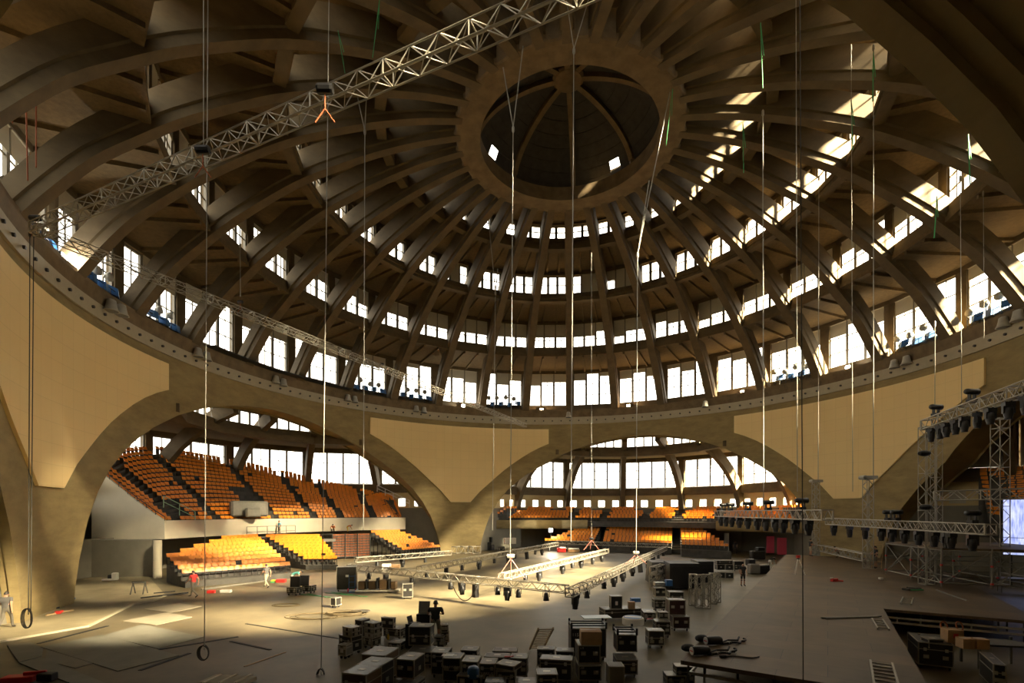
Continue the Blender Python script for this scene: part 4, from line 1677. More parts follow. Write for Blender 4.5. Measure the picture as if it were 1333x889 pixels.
KN = {'par': 'black can lamp', 'strip': 'tall black box lamp', 'head': 'black moving head lamp'}
RN = {'front': 'front low rail of the floor rig', 'right': 'right low rail of the floor rig', 'middle': 'sunlit middle rail of the floor rig', 'left': 'left low rail of the floor rig', 'far': 'farthest low rail of the floor rig', 'back': 'short rail beyond the tall black case'}
for lab, p, q, nm in G:
    ks = [k for _, k in TL[nm]]
    for t, k in TL[nm]:
        c = lerp(p, q, t)
        n_ = ks.count(k)
        lamp(k, (c[0], c[1], c[2] - .17), random.uniform(-.8, .8), '%s hanging under the %s' % (KN[k], RN[nm]), ('%ss under the %s' % (KN[k], RN[nm])) if n_ > 1 else None, 1.0 if k != 'head' else 1.15, random.uniform(-.15, .15))
# cable loop hanging from the front rail
p, q = fl(587, 752), fl(622, 757)
pts = [(lerp(p, q, k / 14)[0], lerp(p, q, k / 14)[1], 1.3 - 1.15 * sin(pi * k / 14) ** .8) for k in range(15)]
m = MB()
m.path(pts, .03, 5)
tag(m.build('cable', 'darkrope'), 'dark cable hanging in a loop under the front low rail', 'cable')
# pyramids of slings with hoists over the floor rig
for lab, u, vt, v, zz in (('pink sling pyramid and hoist over the sunlit middle rail', 665, 727, 752, 1.65), ('small black hoist with slings over the farthest low rail', 770, 703, 716, 1.65), ('pale hoist with slings over the right low rail', 828, 722, 734, 1.65)):
    b_ = at(u, v, zz)
    top = aty(u, vt, b_[1])
    r = thing('hoist_sling', lab, 'hoist', (b_[0], b_[1], zz))
    H = top[2] - zz
    m = MB()
    m.lathe([(.12, -.22), (.14, 0), (.12, .22)], (0, 0, H + .15), 10, axis='x')
    m.build('motor', 'shade' if u != 770 else 'lampblack', r)
    for dx, dy in ((-.9, .0), (.9, 0), (0, .9)):
        m = MB()
        m.tube((0, 0, H), (dx * .9, dy, 0), .025)
        m.build('sling', 'pinksling' if 'pinksling' in M else 'orangerope', r)

# right side high trusses at eye level
T1 = (aty(934, 668.5, 46), aty(1077, 670.5, 24.2))
T2 = (aty(1079, 678.5, 40), aty(1290, 689.5, 23.4))
truss('left of two eye level trusses above the stage edge', T1[0], T1[1], .5)
truss('right of two eye level trusses above the stage edge', T2[0], T2[1], .5)
for (p, q), nm, up_t, dn_t in ((T1, 'left eye level truss', (.1, .2, .42, .62, .86), (.06, .14, .22, .32, .42, .52, .60, .68, .74, .82, .9)),
                               (T2, 'right eye level truss', (.5, .55, .93), (.05, .2, .33, .45, .52, .6, .68, .76, .82, .84, .93))):
    for t in up_t:
        c = lerp(p, q, t)
        lamp('up', (c[0], c[1], c[2] + .24), 0.1, 'black projector lamp standing on top of the %s' % nm, 'projector lamps standing on the %s' % nm, 1.05)
    for t in dn_t:
        c = lerp(p, q, t)
        lamp('head', (c[0], c[1], c[2] - .24), random.uniform(-.5, .5), 'black moving head lamp hanging under the %s' % nm, 'moving heads under the %s' % nm, 1.2)
# slim towers on the stage
TW = [(1062, 722, 'slim truss tower left, behind the left eye level truss', 'small'), (1130, 740, 'slim truss tower right, standing on the far stage', 'small')]
for u, v, lab, _ in TW:
    b_ = at(u, v, 1.2)
    h = (VH - (628 if u < 1100 else 624)) * b_[1] / F + ZC
    truss(lab, (b_[0], b_[1], 1.21), (b_[0], b_[1], h), .5, r=.03, name='truss_tower')
    m = MB()
    m.box((b_[0] + .1, b_[1], h + .15), (1.0, .5, .25))
    m.tube((b_[0] - .4, b_[1] - .3, h + .15), (b_[0] - .4, b_[1] + .3, h + .15), .16, 10)
    tag(m.build('tower_head', 'shade'), 'grey pulley head on top of the %s' % ('slim tower left' if u < 1100 else 'slim tower right'), 'tower head')
b0, b1 = at(1068, 722, 1.2), at(1128, 737, 1.2)
truss('low truss lying between the two slim towers on the stage', (b0[0], b0[1], 1.9), (b1[0], b1[1], 1.9), .6)
# big right tower group with raking top truss
zz = 10.95
E1, E2 = aty(1206, 553, 30), aty(1352, 496, 20.4)
truss('raking top truss with hanging lamps at upper right', E1, (E2[0], E2[1], E1[2]), .55)
for t in (.06, .17, .24, .34, .43, .55, .66, .8, .92):
    c = lerp(E1, (E2[0], E2[1], E1[2]), t)
    lamp('head', (c[0], c[1], c[2] - .27), random.uniform(-.6, .6), 'black moving head lamp hanging under the raking upper right truss', 'moving heads under the raking upper right truss', 1.15)
for t in (.12, .5):
    c = lerp(E1, (E2[0], E2[1], E1[2]), t)
    lamp('up', (c[0], c[1], c[2] + .27), .2, 'black projector lamp standing on top of the raking upper right truss', 'projector lamps on the raking upper right truss', 1.1)
for u, Y, vt, lab, s in ((1206, 30, 556, 'big truss tower carrying the raking top truss', .55), (1219, 34, 570, 'second truss tower just right of the big one', .45), (1302, 30, 545, 'tall truss tower left of the bright screen', .6)):
    x = (u - CX) / F * Y
    truss(lab, (x, Y, 1.22), (x, Y, ZC + (VH - vt) * Y / F), s, name='truss_tower')
c0, c1 = aty(1220, 645.5, 33.5), aty(1352, 642, 28.6)
truss('level cross truss between the tall towers, above the screen', c0, c1, .62)
for lab, u, v, Y in (('black lamp bracket high on the big tower', 1203, 590, 29.6), ('black lamp bracket low on the big tower', 1205, 660, 29.6)):
    p = aty(u, v, Y)
    m = MB()
    m.sph(p, .3, 10, 6, (1.3, .8, .6))
    m.bar((p[0], p[1], p[2]), (p[0] + .3, p[1] + .2, p[2]), .1)
    tag(m.build('lamp_bracket', 'lampblack'), lab, 'stage lamp')

# stored trusses
b_ = at(858, 770, 0)
for i, (dx, dy, z, lab) in enumerate(((0, .4, .3, 'bottom front section of the pale truss pile'), (.2, 1.1, .3, 'bottom rear section of the pale truss pile'), (0, .5, .85, 'middle section of the pale truss pile'), (.3, 1.1, .95, 'rear upper section of the pale truss pile'), (.1, .7, 1.4, 'topmost section of the pale truss pile'))):
    truss(lab, (b_[0] + dx - .3, b_[1] + dy, z), (b_[0] + dx + 1.2, b_[1] + dy + 2.3, z), .5, r=.03)
for i, (u, v, h, lab) in enumerate(((902, 788, 1.85, 'leftmost upright section of the pale truss bundle'), (910, 791, 1.9, 'second upright section of the pale truss bundle'), (919.5, 792, 1.95, 'middle upright section of the pale truss bundle'),
                                   (928, 786, 1.85, 'fourth upright section of the pale truss bundle'), (933, 784, 1.75, 'rightmost upright section of the pale truss bundle'))):
    b_ = at(u, v, 0)
    truss(lab, (b_[0], b_[1], .03), (b_[0] + .05, b_[1] + .1 + (i % 2) * .0, h), .34, r=.028)
for i, (u, lab) in enumerate(((597, 'left pale truss frame standing before the middle pier'), (608, 'centre pale truss frame standing before the middle pier'), (618, 'right pale truss frame standing before the middle pier'))):
    b_ = at(u, 721, 0)
    truss(lab, (b_[0] - .6, b_[1], .5), (b_[0] + .4, b_[1] + 1.2, .5), .9, r=.04)

# ------------------------------------------------------------------ ring gallery: lamp clusters, bells, work lights
def cluster(az, side):
    nm = side
    root = thing('gallery_rail', 'gallery railing with lamps %s' % nm, 'railing', pol(az, 33.05, PAR1 - .14))
    f = bayframe(az)
    g = lambda t, r, z: tuple(f(t, r, z)[i] - root.location[i] for i in range(3))
    m = MB()
    for t in range(-3, 4):
        m.tube(g(t * .75, 33.05, PAR1 - .14), g(t * .75, 33.05, PAR1 + 1.0), .03)
    m.build('post', 'darkgrey', root)
    m = MB()
    for z in (.5, 1.0):
        m.tube(g(-2.3, 33.05, PAR1 + z), g(2.3, 33.05, PAR1 + z), .03)
    m.build('rail', 'bronze', root)
    for k in range(8):
        t = -2.2 + k * .63
        z = PAR1 + (.95 if k % 2 else 1.75) + random.uniform(-.15, .15)
        p = f(t, 33.3, z)
        blue = k % 2
        r = thing('gallery_lamp', ('blue covered gallery lamp %s' if blue else 'round grey gallery lamp %s') % nm, 'lamp', (p[0], p[1], p[2]), -R(az) + random.uniform(-.5, .5),
                  ('blue covered lamps %s' if blue else 'round grey lamps %s') % nm)
        m = MB()
        if blue:
            m.hexa([(-.2, -.3, -.25), (.2, -.3, -.25), (.25, .15, -.1), (-.25, .15, -.1), (-.22, -.25, .2), (.22, -.25, .2), (.26, .2, .35), (-.26, .2, .35)])
            m.v = [tuple(1.25 * c for c in q) for q in m.v]
            m.build('cover', 'blue', r)
        else:
            m.lathe([(.12, .2), (.22, .1), (.30, -.1), (.31, -.25)], (0, 0, 0), 14, axis='x', rz=pi / 2)
            m.build('can', 'shade', r, smooth=True)
        m = MB()
        m.tube((0, .1, -.1), (0, .1, PAR1 - .14 - p[2]), .035)
        m.build('stalk', 'darkgrey', r)
        if not blue:
            m = MB()
            for s in (-1, 1):
                m.bar((s * .29, -.02, -.02), (s * .29, .1, -.25), .03)
            m.build('yoke', 'darkgrey', r)


for kk, nm in ((-12, 'at the far left photo edge'), (-11, 'below the truss corner'), (-10, 'right of the truss corner cluster'), (-6, 'left above the middle panel edge'), (-5, 'over the middle panel left corner'),
               (-3, 'over the middle panel centre'), (3, 'left above the right panel'), (5, 'centre above the right panel'), (6, 'at the right end of the ring')):
    cluster(AZ0 + 11.25 * kk, nm)


def bell(u, v, label, group=None, R_=31.95):
    """bell shaped grey floodlight on a bracket"""
    s = (u - CX) / F
    a_, b_, c_ = s * s + 1, -2 * (s * XC + YC), XC ** 2 + YC ** 2 - R_ * R_
    t = (-b_ + sqrt(b_ * b_ - 4 * a_ * c_)) / (2 * a_)
    x, y, z = t * s, t, ZC + (VH - v) * t / F
    az = math.degrees(atan2(x - XC, y - YC))
    r = thing('bell_floodlight', label, 'floodlight', (x, y, z), -R(az), group)
    m = MB()
    m.lathe([(.16, .42), (.26, .36), (.30, .1), (.36, -.18), (.46, -.36), (.44, -.37)], n=18)
    m.build('bell', 'shade', r, smooth=True)
    m = MB()
    m.lathe([(.40, -.375), (.1, -.36)], n=18)
    m.build('lens', 'lens', r)
    m = MB()
    m.bar((0, 0, .3), (0, .6, .3), .07)
    m.build('bracket', 'bronze', r)


for u1, v1, u2, v2, nm in ((145, 398, 158, 404, 'under the second left bay'), (258, 459, 269, 464, 'left of the seating arch crown'), (359, 494, 369, 498, 'over the seating arch'), (453, 518, 462, 520, 'near the left corner of the middle panel'), (542, 532, 552, 534, 'over the middle panel'), (1164, 474, 1180, 469, 'over the right panel'), (1306, 420, 1325, 411, 'at the right edge of the photo')):
    bell(u1, v1, 'left bell floodlight of the pair %s' % nm)
    bell(u2, v2, 'right bell floodlight of the pair %s' % nm)
bell(740, 540, 'single bell floodlight on the ring right of the middle panel')
bell(918, 526, 'single bell floodlight on the ring left of the right panel')

def emis(name, col, s):
    return mat(name, col, .5, emit=col, es=s)


M['warmglow'] = emis('warm_work_lamp', (1, .66, .36), 25)
M['whiteglow'] = emis('white_work_lamp', (1, .95, .85), 25)
for u, v, m_, nm in ((84, 334, 'whiteglow', 'white work lamp under the truss corner, upper one'), (90, 342, 'whiteglow', 'white work lamp under the truss corner, lower one'), (451, 496, 'warmglow', 'orange work lamp on the ring left of the thin truss'), (603, 528, 'whiteglow', 'white work lamp where the thin truss crosses the ring'),
                     (705, 533, 'warmglow', 'orange work lamp on the ring above the middle panel'), (818, 528, 'warmglow', 'orange work lamp on the ring above the far arch'), (1103, 478, 'whiteglow', 'white work lamp on the ring above the right panel'), (966, 510, 'warmglow', 'orange work lamp at a rib foot right of the far arch')):
    s = (u - CX) / F
    Rr = 32.6
    a_, b_, c_ = s * s + 1, -2 * (s * XC + YC), XC ** 2 + YC ** 2 - Rr * Rr
    t = (-b_ + sqrt(b_ * b_ - 4 * a_ * c_)) / (2 * a_)
    x, y, z = t * s, t, ZC + (VH - v) * t / F
    az = math.degrees(atan2(x - XC, y - YC))
    r = thing('work_light', nm, 'work light', (x, y, z), -R(az))
    m = MB()
    m.box((0, .12, 0), (.5, .16, .4))
    m.bar((0, .12, 0), (0, .3, -.6), .06)
    m.build('housing', 'bronze', r)
    m = MB()
    m.box((0, .03, 0), (.42, .02, .32))
    m.build('lamp_face', m_, r)
    L = bpy.data.lights.new('work_lamp', 'POINT')
    L.energy = 50 if m_ == 'whiteglow' else 35
    L.color = (1, .93, .8) if m_ == 'whiteglow' else (1, .68, .4)
    L.shadow_soft_size = .15
    lo = bpy.data.objects.new('work_lamp', L)
    COL.objects.link(lo)
    lo.parent = r
    lo.location = (0, -.3, 0)
# lamp under the far gallery
p = aty(717, 690, 72)
r = thing('work_light', 'dazzling white work lamp under the far gallery, left of the stand', 'work light', (p[0], p[1], 0))
m = MB()
m.tube((0, .1, 0), (0, .1, p[2]), .05)
m.box((0, .1, p[2]), (.6, .2, .6))
m.build('stand', 'bronze', r)
m = MB()
m.box((0, -.02, p[2]), (.5, .02, .5))
m.build('lamp_face', 'whiteglow', r)
L = bpy.data.lights.new('work_lamp', 'POINT')
L.energy = 70
L.color = (1, .96, .88)
lo = bpy.data.objects.new('work_lamp', L)
COL.objects.link(lo)
lo.parent = r
lo.location = (0, -.5, p[2])

# ------------------------------------------------------------------ hoist ropes
ROPES = [  # u top, v top, u bottom, v bottom, depth, radius, material, label
    (271, -60, 266, 846, 17.5, .018, 'rope', 'long rope on the left ending in a coil above the floor'),
    (39, 300, 37, 800, 20.2, .02, 'darkrope', 'left of two dark cables dropping from the truss corner'),
    (44, 300, 40, 812, 20.2, .02, 'darkrope', 'right of two dark cables dropping from the truss corner'),
    (429, -60, 418, 880, 17.0, .018, 'rope', 'long rope crossing the second seating block to the dark coil'),
    (312.5, 318, 313, 386, 39.5, .035, 'rope', 'rope holding the thin high truss at left'),
    (265, -60, 265, 190, 15.2, .014, 'rope', 'rope holding the upper high truss at left'),
    (475, 170, 473, 690, 33, .035, 'rope', 'pale rope hanging before the left end of the middle panel'),
    (668, 166, 664, 728, 27, .032, 'rope', 'pale rope over the pink sling pyramid'),
    (747, 64, 743, 705, 27, .034, 'rope', 'brightest pale rope left of the far arch'),
    (645, 380, 641, 690, 54, .045, 'rope', 'rope hanging at the right edge of the middle panel'),
    (830, 330, 828, 720, 34, .035, 'rope', 'pale rope above the hoist on the right low rail'),
    (993, 145, 994, 660, 31, .035, 'rope', 'pale rope before the right end of the far arch'),
    (1041, -60, 1046, 960, 11.5, .014, 'darkrope', 'dark cable from top to bottom edge at the right'),
    (1036, -60, 1038, 640, 23, .02, 'rope', 'pale rope just left of the long dark cable'),
    (1066, 230, 1065, 628, 37, .026, 'rope', 'thin rope over the left slim tower'),
    (1137, 60, 1137, 622, 27, .024, 'rope', 'thin rope over the right slim tower'),
    (1108, 60, 1110, 640, 28, .018, 'rope', 'thin rope between the two slim tower ropes'),
    (1250, 230, 1252, 560, 29, .022, 'rope', 'thin rope left of the raking top truss, right one'),
    (1217, 420, 1217, 540, 30, .022, 'rope', 'thin rope above the big tower'),
    (1280, 250, 1281, 440, 31, .018, 'rope', 'thin rope before the rightmost rib'),
    (770, 330, 770, 700, 42, .02, 'rope', 'faint rope over the farthest low rail'),
]
for u0, v0, u1, v1, Y, rr, mm, lab in ROPES:
    p, q = aty(u0, v0, Y), aty(u1, v1, Y)
    m = MB()
    m.tube(p, q, rr * .8, 6)
    if v0 > 0:
        m.lathe([(rr, -.3), (rr * 2.5, -.2), (rr * 2.5, 0), (rr, .1)], (p[0], p[1], p[2]), 6)
    tag(m.build('hoist_rope', mm), lab, 'rope')
# projecting catwalk ledge on the left part of the ring
m = MB()
for k in range(24):
    a0, a1 = -81 + 31.5 * k / 24, -81 + 31.5 * (k + 1) / 24
    m.hexa([pol(a0, 31.3, 20.42), pol(a1, 31.3, 20.42), pol(a1, 32.9, 20.42), pol(a0, 32.9, 20.42), pol(a0, 31.3, 20.52), pol(a1, 31.3, 20.52), pol(a1, 32.9, 20.52), pol(a0, 32.9, 20.52)])
tag(m.build('catwalk', 'rubber'), 'dark catwalk ledge jutting out over the ring above the seating arch', 'catwalk')
# V shaped upper bridles
for (ua, va, ub, vb, uc, vc, Y, lab) in ((655, 88, 681, 60, 668, 166, 27, 'white sling bridle before the oculus, left'), (733, -30, 775, -30, 747, 64, 27, 'white sling bridle at the top middle'), (872, 120, 845, 235, 830, 330, 34, 'pale slanting sling right of the oculus'),
                                        (462, 110, 478, 110, 475, 170, 33, 'short sling bridle under the upper truss'), (630, 225, 648, 350, 645, 380, 50, 'slack sling left of the centre ribs')):
    m = MB()
    c = aty(uc, vc, Y)
    m.tube(aty(ua, va, Y), c, Y * .0011, 5)
    m.tube(aty(ub, vb, Y), c, Y * .0011, 5)
    tag(m.build('sling_bridle', 'rope'), lab, 'sling')
for u0, v0, u1, v1, Y, lab in ((440, 40, 449, 95, 22, 'green strap by the upper truss, left'), (494, 0, 485, 75, 22, 'green strap by the upper truss, right'), (990, 30, 993, 115, 27, 'green strap on a right hand rib, upper'), (1137, 68, 1136, 132, 27, 'green strap on a right hand rib, middle'), (1108, 130, 1110, 195, 29, 'green strap on a right hand rib, lower'),
                               (967, 160, 968, 225, 33, 'green strap near the sunlit inner windows'), (1260, 175, 1263, 240, 28, 'green strap at the right, upper'), (1220, 255, 1216, 310, 31, 'green strap at the right, lower'), (876, 110, 867, 190, 34, 'green strap at the right rim of the oculus')):
    m = MB()
    m.bar(aty(u0, v0, Y), aty(u1, v1, Y), Y * .0024, .02)
    m.bar(aty(u0, v0, Y), aty((u0 + u1) / 2 + 3, (v0 + v1) / 2, Y), Y * .0016, .02)
    tag(m.build('sling_strap', 'green'), lab, 'strap')
for lab, u0, v0, u1, v1, Y in (('orange strap hanging at the left edge, left one', 33, 90, 36, 235, 22), ('orange strap hanging at the left edge, right one', 47, 82, 47, 218, 22), ('thin pale cord at the far left edge', 19, 50, 16, 160, 22)):
    m = MB()
    m.bar(aty(u0, v0, Y), aty(u1, v1, Y), .06, .02)
    tag(m.build('sling_strap', 'orangerope'), lab, 'strap')
# coils at rope ends
for lab, u, v, Y, rx, rz in (('hanging rope coil at the end of the left rope', 264, 850, 17.5, .2, .26), ('hanging dark cable coil at the left wall', 34, 805, 20.2, .22, .4), ('dark cable coil at the bottom of the second rope', 417, 882, 17, .14, .3)):
    c = aty(u, v, Y)
    m = MB()
    for q in range(3):
        pts = [(c[0] + rx * cos(2 * pi * k / 18) * (1 - .1 * q), c[1] + .04 * q, c[2] + rz * sin(2 * pi * k / 18)) for k in range(19)]
        m.path(pts, .02, 5)
    tag(m.build('rope_coil', 'darkrope'), lab, 'rope coil')
# ------------------------------------------------------------------ stage
SD = (.538, .843)       # along the stage edge
SN = (.843, -.538)      # across, to the right
def st(a, c, z=1.2):
    return (4.98 + SD[0] * a + SN[0] * c, 14.64 + SD[1] * a + SN[1] * c, z)


def deck_mat():
    m = bpy.data.materials.new('brown_stage_plywood')
    m.use_nodes = True
    nt = m.node_tree
    N, L = nt.nodes, nt.links
    b = N['Principled BSDF']
    b.inputs['Roughness'].default_value = .55
    geo = N.new('ShaderNodeNewGeometry')
    mp = N.new('ShaderNodeMapping')
    mp.inputs['Rotation'].default_value = (0, 0, atan2(SN[1], SN[0]) * -1)
    bt = N.new('ShaderNodeTexBrick')
    bt.offset = .5
    bt.inputs['Color1'].default_value = (.125, .082, .040, 1)
    bt.inputs['Color2'].default_value = (.092, .063, .033, 1)
    bt.inputs['Mortar'].default_value = (.03, .024, .017, 1)
    bt.inputs['Scale'].default_value = 1
    bt.inputs['Mortar Size'].default_value = .008
    bt.inputs['Brick Width'].default_value = 2.4
    bt.inputs['Row Height'].default_value = 1.2
    L.new(geo.outputs['Position'], mp.inputs['Vector'])
    L.new(mp.outputs['Vector'], bt.inputs['Vector'])
    nz = N.new('ShaderNodeTexNoise')
    nz.inputs['Scale'].default_value = 1.3
    nz.inputs['Detail'].default_value = 7
    L.new(geo.outputs['Position'], nz.inputs['Vector'])
    mx = N.new('ShaderNodeMix')
    mx.data_type = 'RGBA'
    mx.blend_type = 'OVERLAY'
    mx.inputs['Factor'].default_value = .35
    L.new(bt.outputs['Color'], mx.inputs['A'])
    L.new(nz.outputs['Fac'], mx.inputs['B'])
    L.new(mx.outputs['Result'], b.inputs['Base Color'])
    return m


M['deck'] = deck_mat()
root = thing('stage', 'large brown plywood stage deck on steel legs at right', 'stage', st(20, 5, 0))
LOC = lambda p: tuple(p[i] - root.location[i] for i in range(3))
poly1 = [st(0, 0), st(0, 5.82), st(13.0, 5.82), st(13, 11.0), st(43.5, 11.0), st(43.5, 0)]
m = MB()
m.prism([LOC(p) for p in poly1], 1.08, 1.2)
m.build('deck', 'deck', root)
for nm, edges in (('leg', None),):
    for a in [k * 2.4 + .3 for k in range(18)]:
        for c in ((.15, 2.9, 5.65) if a < 13 else (.15, 5.6, 10.8)):
            if a > 20 and c > 1:
                continue
            m = MB()
            m.tube(LOC(st(a, c, 0)), LOC(st(a, c, 1.08)), .035, 6)
            m.build('leg', 'darkgrey', root)
for (a0, c0, a1, c1, zz) in ((.3, .15, .3, 5.6, .78), (.3, .15, .3, 5.6, .35), (13.1, 5.9, 13.1, 10.9, .82), (13.1, 5.9, 13.1, 10.9, .6), (.3, .15, 14, .15, .7), (.5, 5.7, 12.8, 5.7, .6)):
    m = MB()
    m.bar(LOC(st(a0, c0, zz)), LOC(st(a1, c1, zz)), .06, .09)
    n_ = 6
    for k in range(n_):
        m.bar(LOC(lerp(st(a0, c0, zz), st(a1, c1, zz), (k + .5) / n_)), LOC(lerp(st(a0, c0, 1.08), st(a1, c1, 1.08), (k + .5) / n_)), .05)
    m.build('ledger', 'steelpipe' if 'steelpipe' in M else 'alu', root)

M['pipe'] = mat('galvanised_pipe', (.24, .23, .195), .45, .1, 5, metal=.5)
# scaffold platform
pa, pb, pc_, pd = (26.7, 35.3), (25.2, 29.0), (31.5, 26.2), (33.5, 34.0)
root = thing('scaffold', 'pipe scaffold with brown platform beside the tall towers', 'scaffold', (pb[0], pb[1], 1.2))
lo = lambda p, z: (p[0] - pb[0], p[1] - pb[1], z - 1.2)
m = MB()
m.prism([(p[0] - pb[0], p[1] - pb[1]) for p in (pa, pb, pc_, pd)], 2.18, 2.3)
m.build('platform', 'deck', root)
grid = []
def bil(s, t):
    x = lerp(lerp(pb, pa, t), lerp(pc_, pd, t), s)
    return x
for s in (0, .33, .66, 1):
    for t in (0, .5, 1):
        p = bil(s, t)
        m = MB()
        m.tube(lo(p, 1.21), lo(p, 3.42 if t else 3.5), .045, 6)
        m.build('standard', 'pipe', root)
for t in (0, .5, 1):
    for z in (1.45, 2.5, 3.35):
        m = MB()
        m.tube(lo(bil(0, t), z), lo(bil(1, t), z), .035, 6)
        m.build('ledger', 'pipe', root)
for s in (0, .33, .66, 1):
    for z in (1.45, 3.35):
        m = MB()
        m.tube(lo(bil(s, 0), z), lo(bil(s, 1), z), .035, 6)
        m.build('ledger', 'pipe', root)
for (s0, t0, s1, t1) in ((0, 0, 0, .5), (0, .5, 0, 1), (0, 0, .33, 0), (.33, 0, .66, 0), (.66, 0, 1, 0), (.33, 1, .66, 1), (0, 1, .33, 1)):
    m = MB()
    m.tube(lo(bil(s0, t0), 1.4), lo(bil(s1, t1), 3.35), .03, 6)
    m.tube(lo(bil(s0, t0), 3.35), lo(bil(s1, t1), 1.4), .03, 6)
    m.build('brace', 'pipe', root)
m = MB()
for s in (0, .33, .66):
    for t in (0, .5, 1):
        for z in (1.5, 2.5):
            p = lo(bil(s, t), z)
            m.box((p[0] - .05, p[1] - .05, p[2]), (.1, .1, .1))
m.build('coupler', 'red', root)

# LED screen
def led():
    m = bpy.data.materials.new('bluish_led_picture')
    m.use_nodes = True
    nt = m.node_tree
    N, L = nt.nodes, nt.links
    b = N['Principled BSDF']
    b.inputs['Base Color'].default_value = (.02, .02, .03, 1)
    geo = N.new('ShaderNodeTexCoord')
    mp = N.new('ShaderNodeMapping')
    mp.inputs['Scale'].default_value = (7, 7, 1.2)
    nz = N.new('ShaderNodeTexNoise')
    nz.inputs['Scale'].default_value = 1.2
    nz.inputs['Detail'].default_value = 8
    rp = N.new('ShaderNodeValToRGB')
    rp.color_ramp.elements[0].position = .3
    rp.color_ramp.elements[0].color = (.16, .22, .62, 1)
    rp.color_ramp.elements[1].position = .72
    rp.color_ramp.elements[1].color = (.72, .76, 1, 1)
    L.new(geo.outputs['Object'], mp.inputs['Vector'])
    L.new(mp.outputs['Vector'], nz.inputs['Vector'])
    L.new(nz.outputs['Fac'], rp.inputs['Fac'])
    L.new(rp.outputs['Color'], b.inputs['Emission Color'])
    b.inputs['Emission Strength'].default_value = .2
    return m


M['led'] = led()
p0, p1 = aty(1306, 650, 37.5), aty(1410, 641, 34.5)
root = thing('led_screen', 'glowing pale blue video wall at the right edge', 'video screen', (p0[0], p0[1], 2.4))
dx, dy = p1[0] - p0[0], p1[1] - p0[1]
L_ = hypot(dx, dy)
nx, ny = dy / L_ * .2, -dx / L_ * .2
H = p0[2] - 2.4
for a0, a1, nm in ((0, .5, 'panel'), (.505, 1, 'panel')):
    for z0, z1 in ((0, H * .3), (H * .31, H)):
        m = MB()
        m.quad((dx * a0, dy * a0, z0), (dx * a1, dy * a1, z0), (dx * a1, dy * a1, z1), (dx * a0, dy * a0, z1))
        m.build(nm, 'led', root)
m = MB()
m.hexa([(-nx * .1, -ny * .1, -.05), (dx, dy, -.05), (dx - nx, dy - ny, -.05), (-nx, -ny, -.05), (-nx * .1, -ny * .1, H + .05), (dx, dy, H + .05), (dx - nx, dy - ny, H + .05), (-nx, -ny, H + .05)])
m.v = [(x - nx * .12, y - ny * .12, z) for x, y, z in m.v]
m.build('cabinet', 'lampblack', root)
for s in (.1, .9):
    m = MB()
    m.bar((dx * s - nx * .6, dy * s - ny * .6, -2.4), (dx * s - nx * .6, dy * s - ny * .6, H), .12)
    m.build('leg', 'darkgrey', root)

# right bay: low concrete front with dark plates painted for its shaded openings, hanging grey curtain
M['curtain'] = mat('dark_grey_drape', (.045, .046, .04), .85)
b = MB()
N_ = 26
for k in range(N_):
    a0, a1 = 90 + 36 * k / N_, 90 + 36 * (k + 1) / N_
    b.hexa([pol(a0, 36.6, 0), pol(a1, 36.6, 0), pol(a1, 37, 0), pol(a0, 37, 0), pol(a0, 36.6, 4.6), pol(a1, 36.6, 4.6), pol(a1, 37, 4.6), pol(a0, 37, 4.6)])
    if k % 2:
        am = (a0 + a1) / 2
        b.hexa([pol(am - .35, 36.55, 1.5), pol(am + .35, 36.55, 1.5), pol(am + .35, 36.6, 1.5), pol(am - .35, 36.6, 1.5), pol(am - .35, 36.55, 2.5), pol(am + .35, 36.55, 2.5), pol(am + .35, 36.6, 2.5), pol(am - .35, 36.6, 2.5)], 1)  # dark plate on the wall face, shade of an opening as colour
struct(b.build('wall_east_front', ['concrete', 'bolt']))
m = MB()
N_ = 150
P = []
for k in range(N_ + 1):
    a = 94.5 + 26 * k / N_
    r_ = 36.9 + .12 * sin(k * 1.25)
    P += [pol(a, r_, 4.62), pol(a, r_, 7.4)]
m.add(P, [(2 * k, 2 * k + 2, 2 * k + 3, 2 * k + 1) for k in range(N_)])
o = m.build('drape', 'curtain', smooth=True)
sd = o.modifiers.new('thickness', 'SOLIDIFY')
sd.thickness = .03
tag(o, 'long dark grey pleated drape before the right hand seats', 'curtain')

# ------------------------------------------------------------------ things on the stage
def hoist_motor(lab, u, v, a):
    P = at(u, v, 1.22)
    r = thing('chain_hoist', lab, 'hoist', (P[0], P[1], 1.2), R(a))
    m = MB()
    m.lathe([(.05, -.3), (.12, -.27), (.14, -.2), (.14, .18), (.12, .26), (.08, .3)], (0, 0, .15), 16, axis='x', rz=0)
    m.build('motor', 'lampblack', r, smooth=True)
    m = MB()
    m.lathe([(.125, -.302), (.115, -.312)], (0, 0, .15), 20, axis='x')
    m.build('white_badge', 'paper', r)
    m = MB()
    m.box((-.316, 0, .15), (.006, .15, .03))
    m.build('badge_lettering', 'red', r)
    m = MB()
    m.sph((-.15, .45, .12), .2, 10, 6, (1.2, .8, .6))
    m.build('chain_bag', 'rubber', r)
    m = MB()
    pts = [(.1 + .12 * k, -.05 + .08 * sin(k * 1.7), .04 + .02 * cos(k * 2.2)) for k in range(10)]
    m.path(pts, .035, 5)
    m.path([(.4, .1, .04), (.7, .22, .06), (1.05, .15, .05), (1.2, .28, .12)], .03, 5)
    m.build('chain', 'bronze', r)
    m = MB()
    m.path([(1.15, .02, .05), (1.28, .05, .06), (1.33, .12, .08), (1.26, .17, .1)], .03, 6)
    m.build('hook', 'bronze', r)


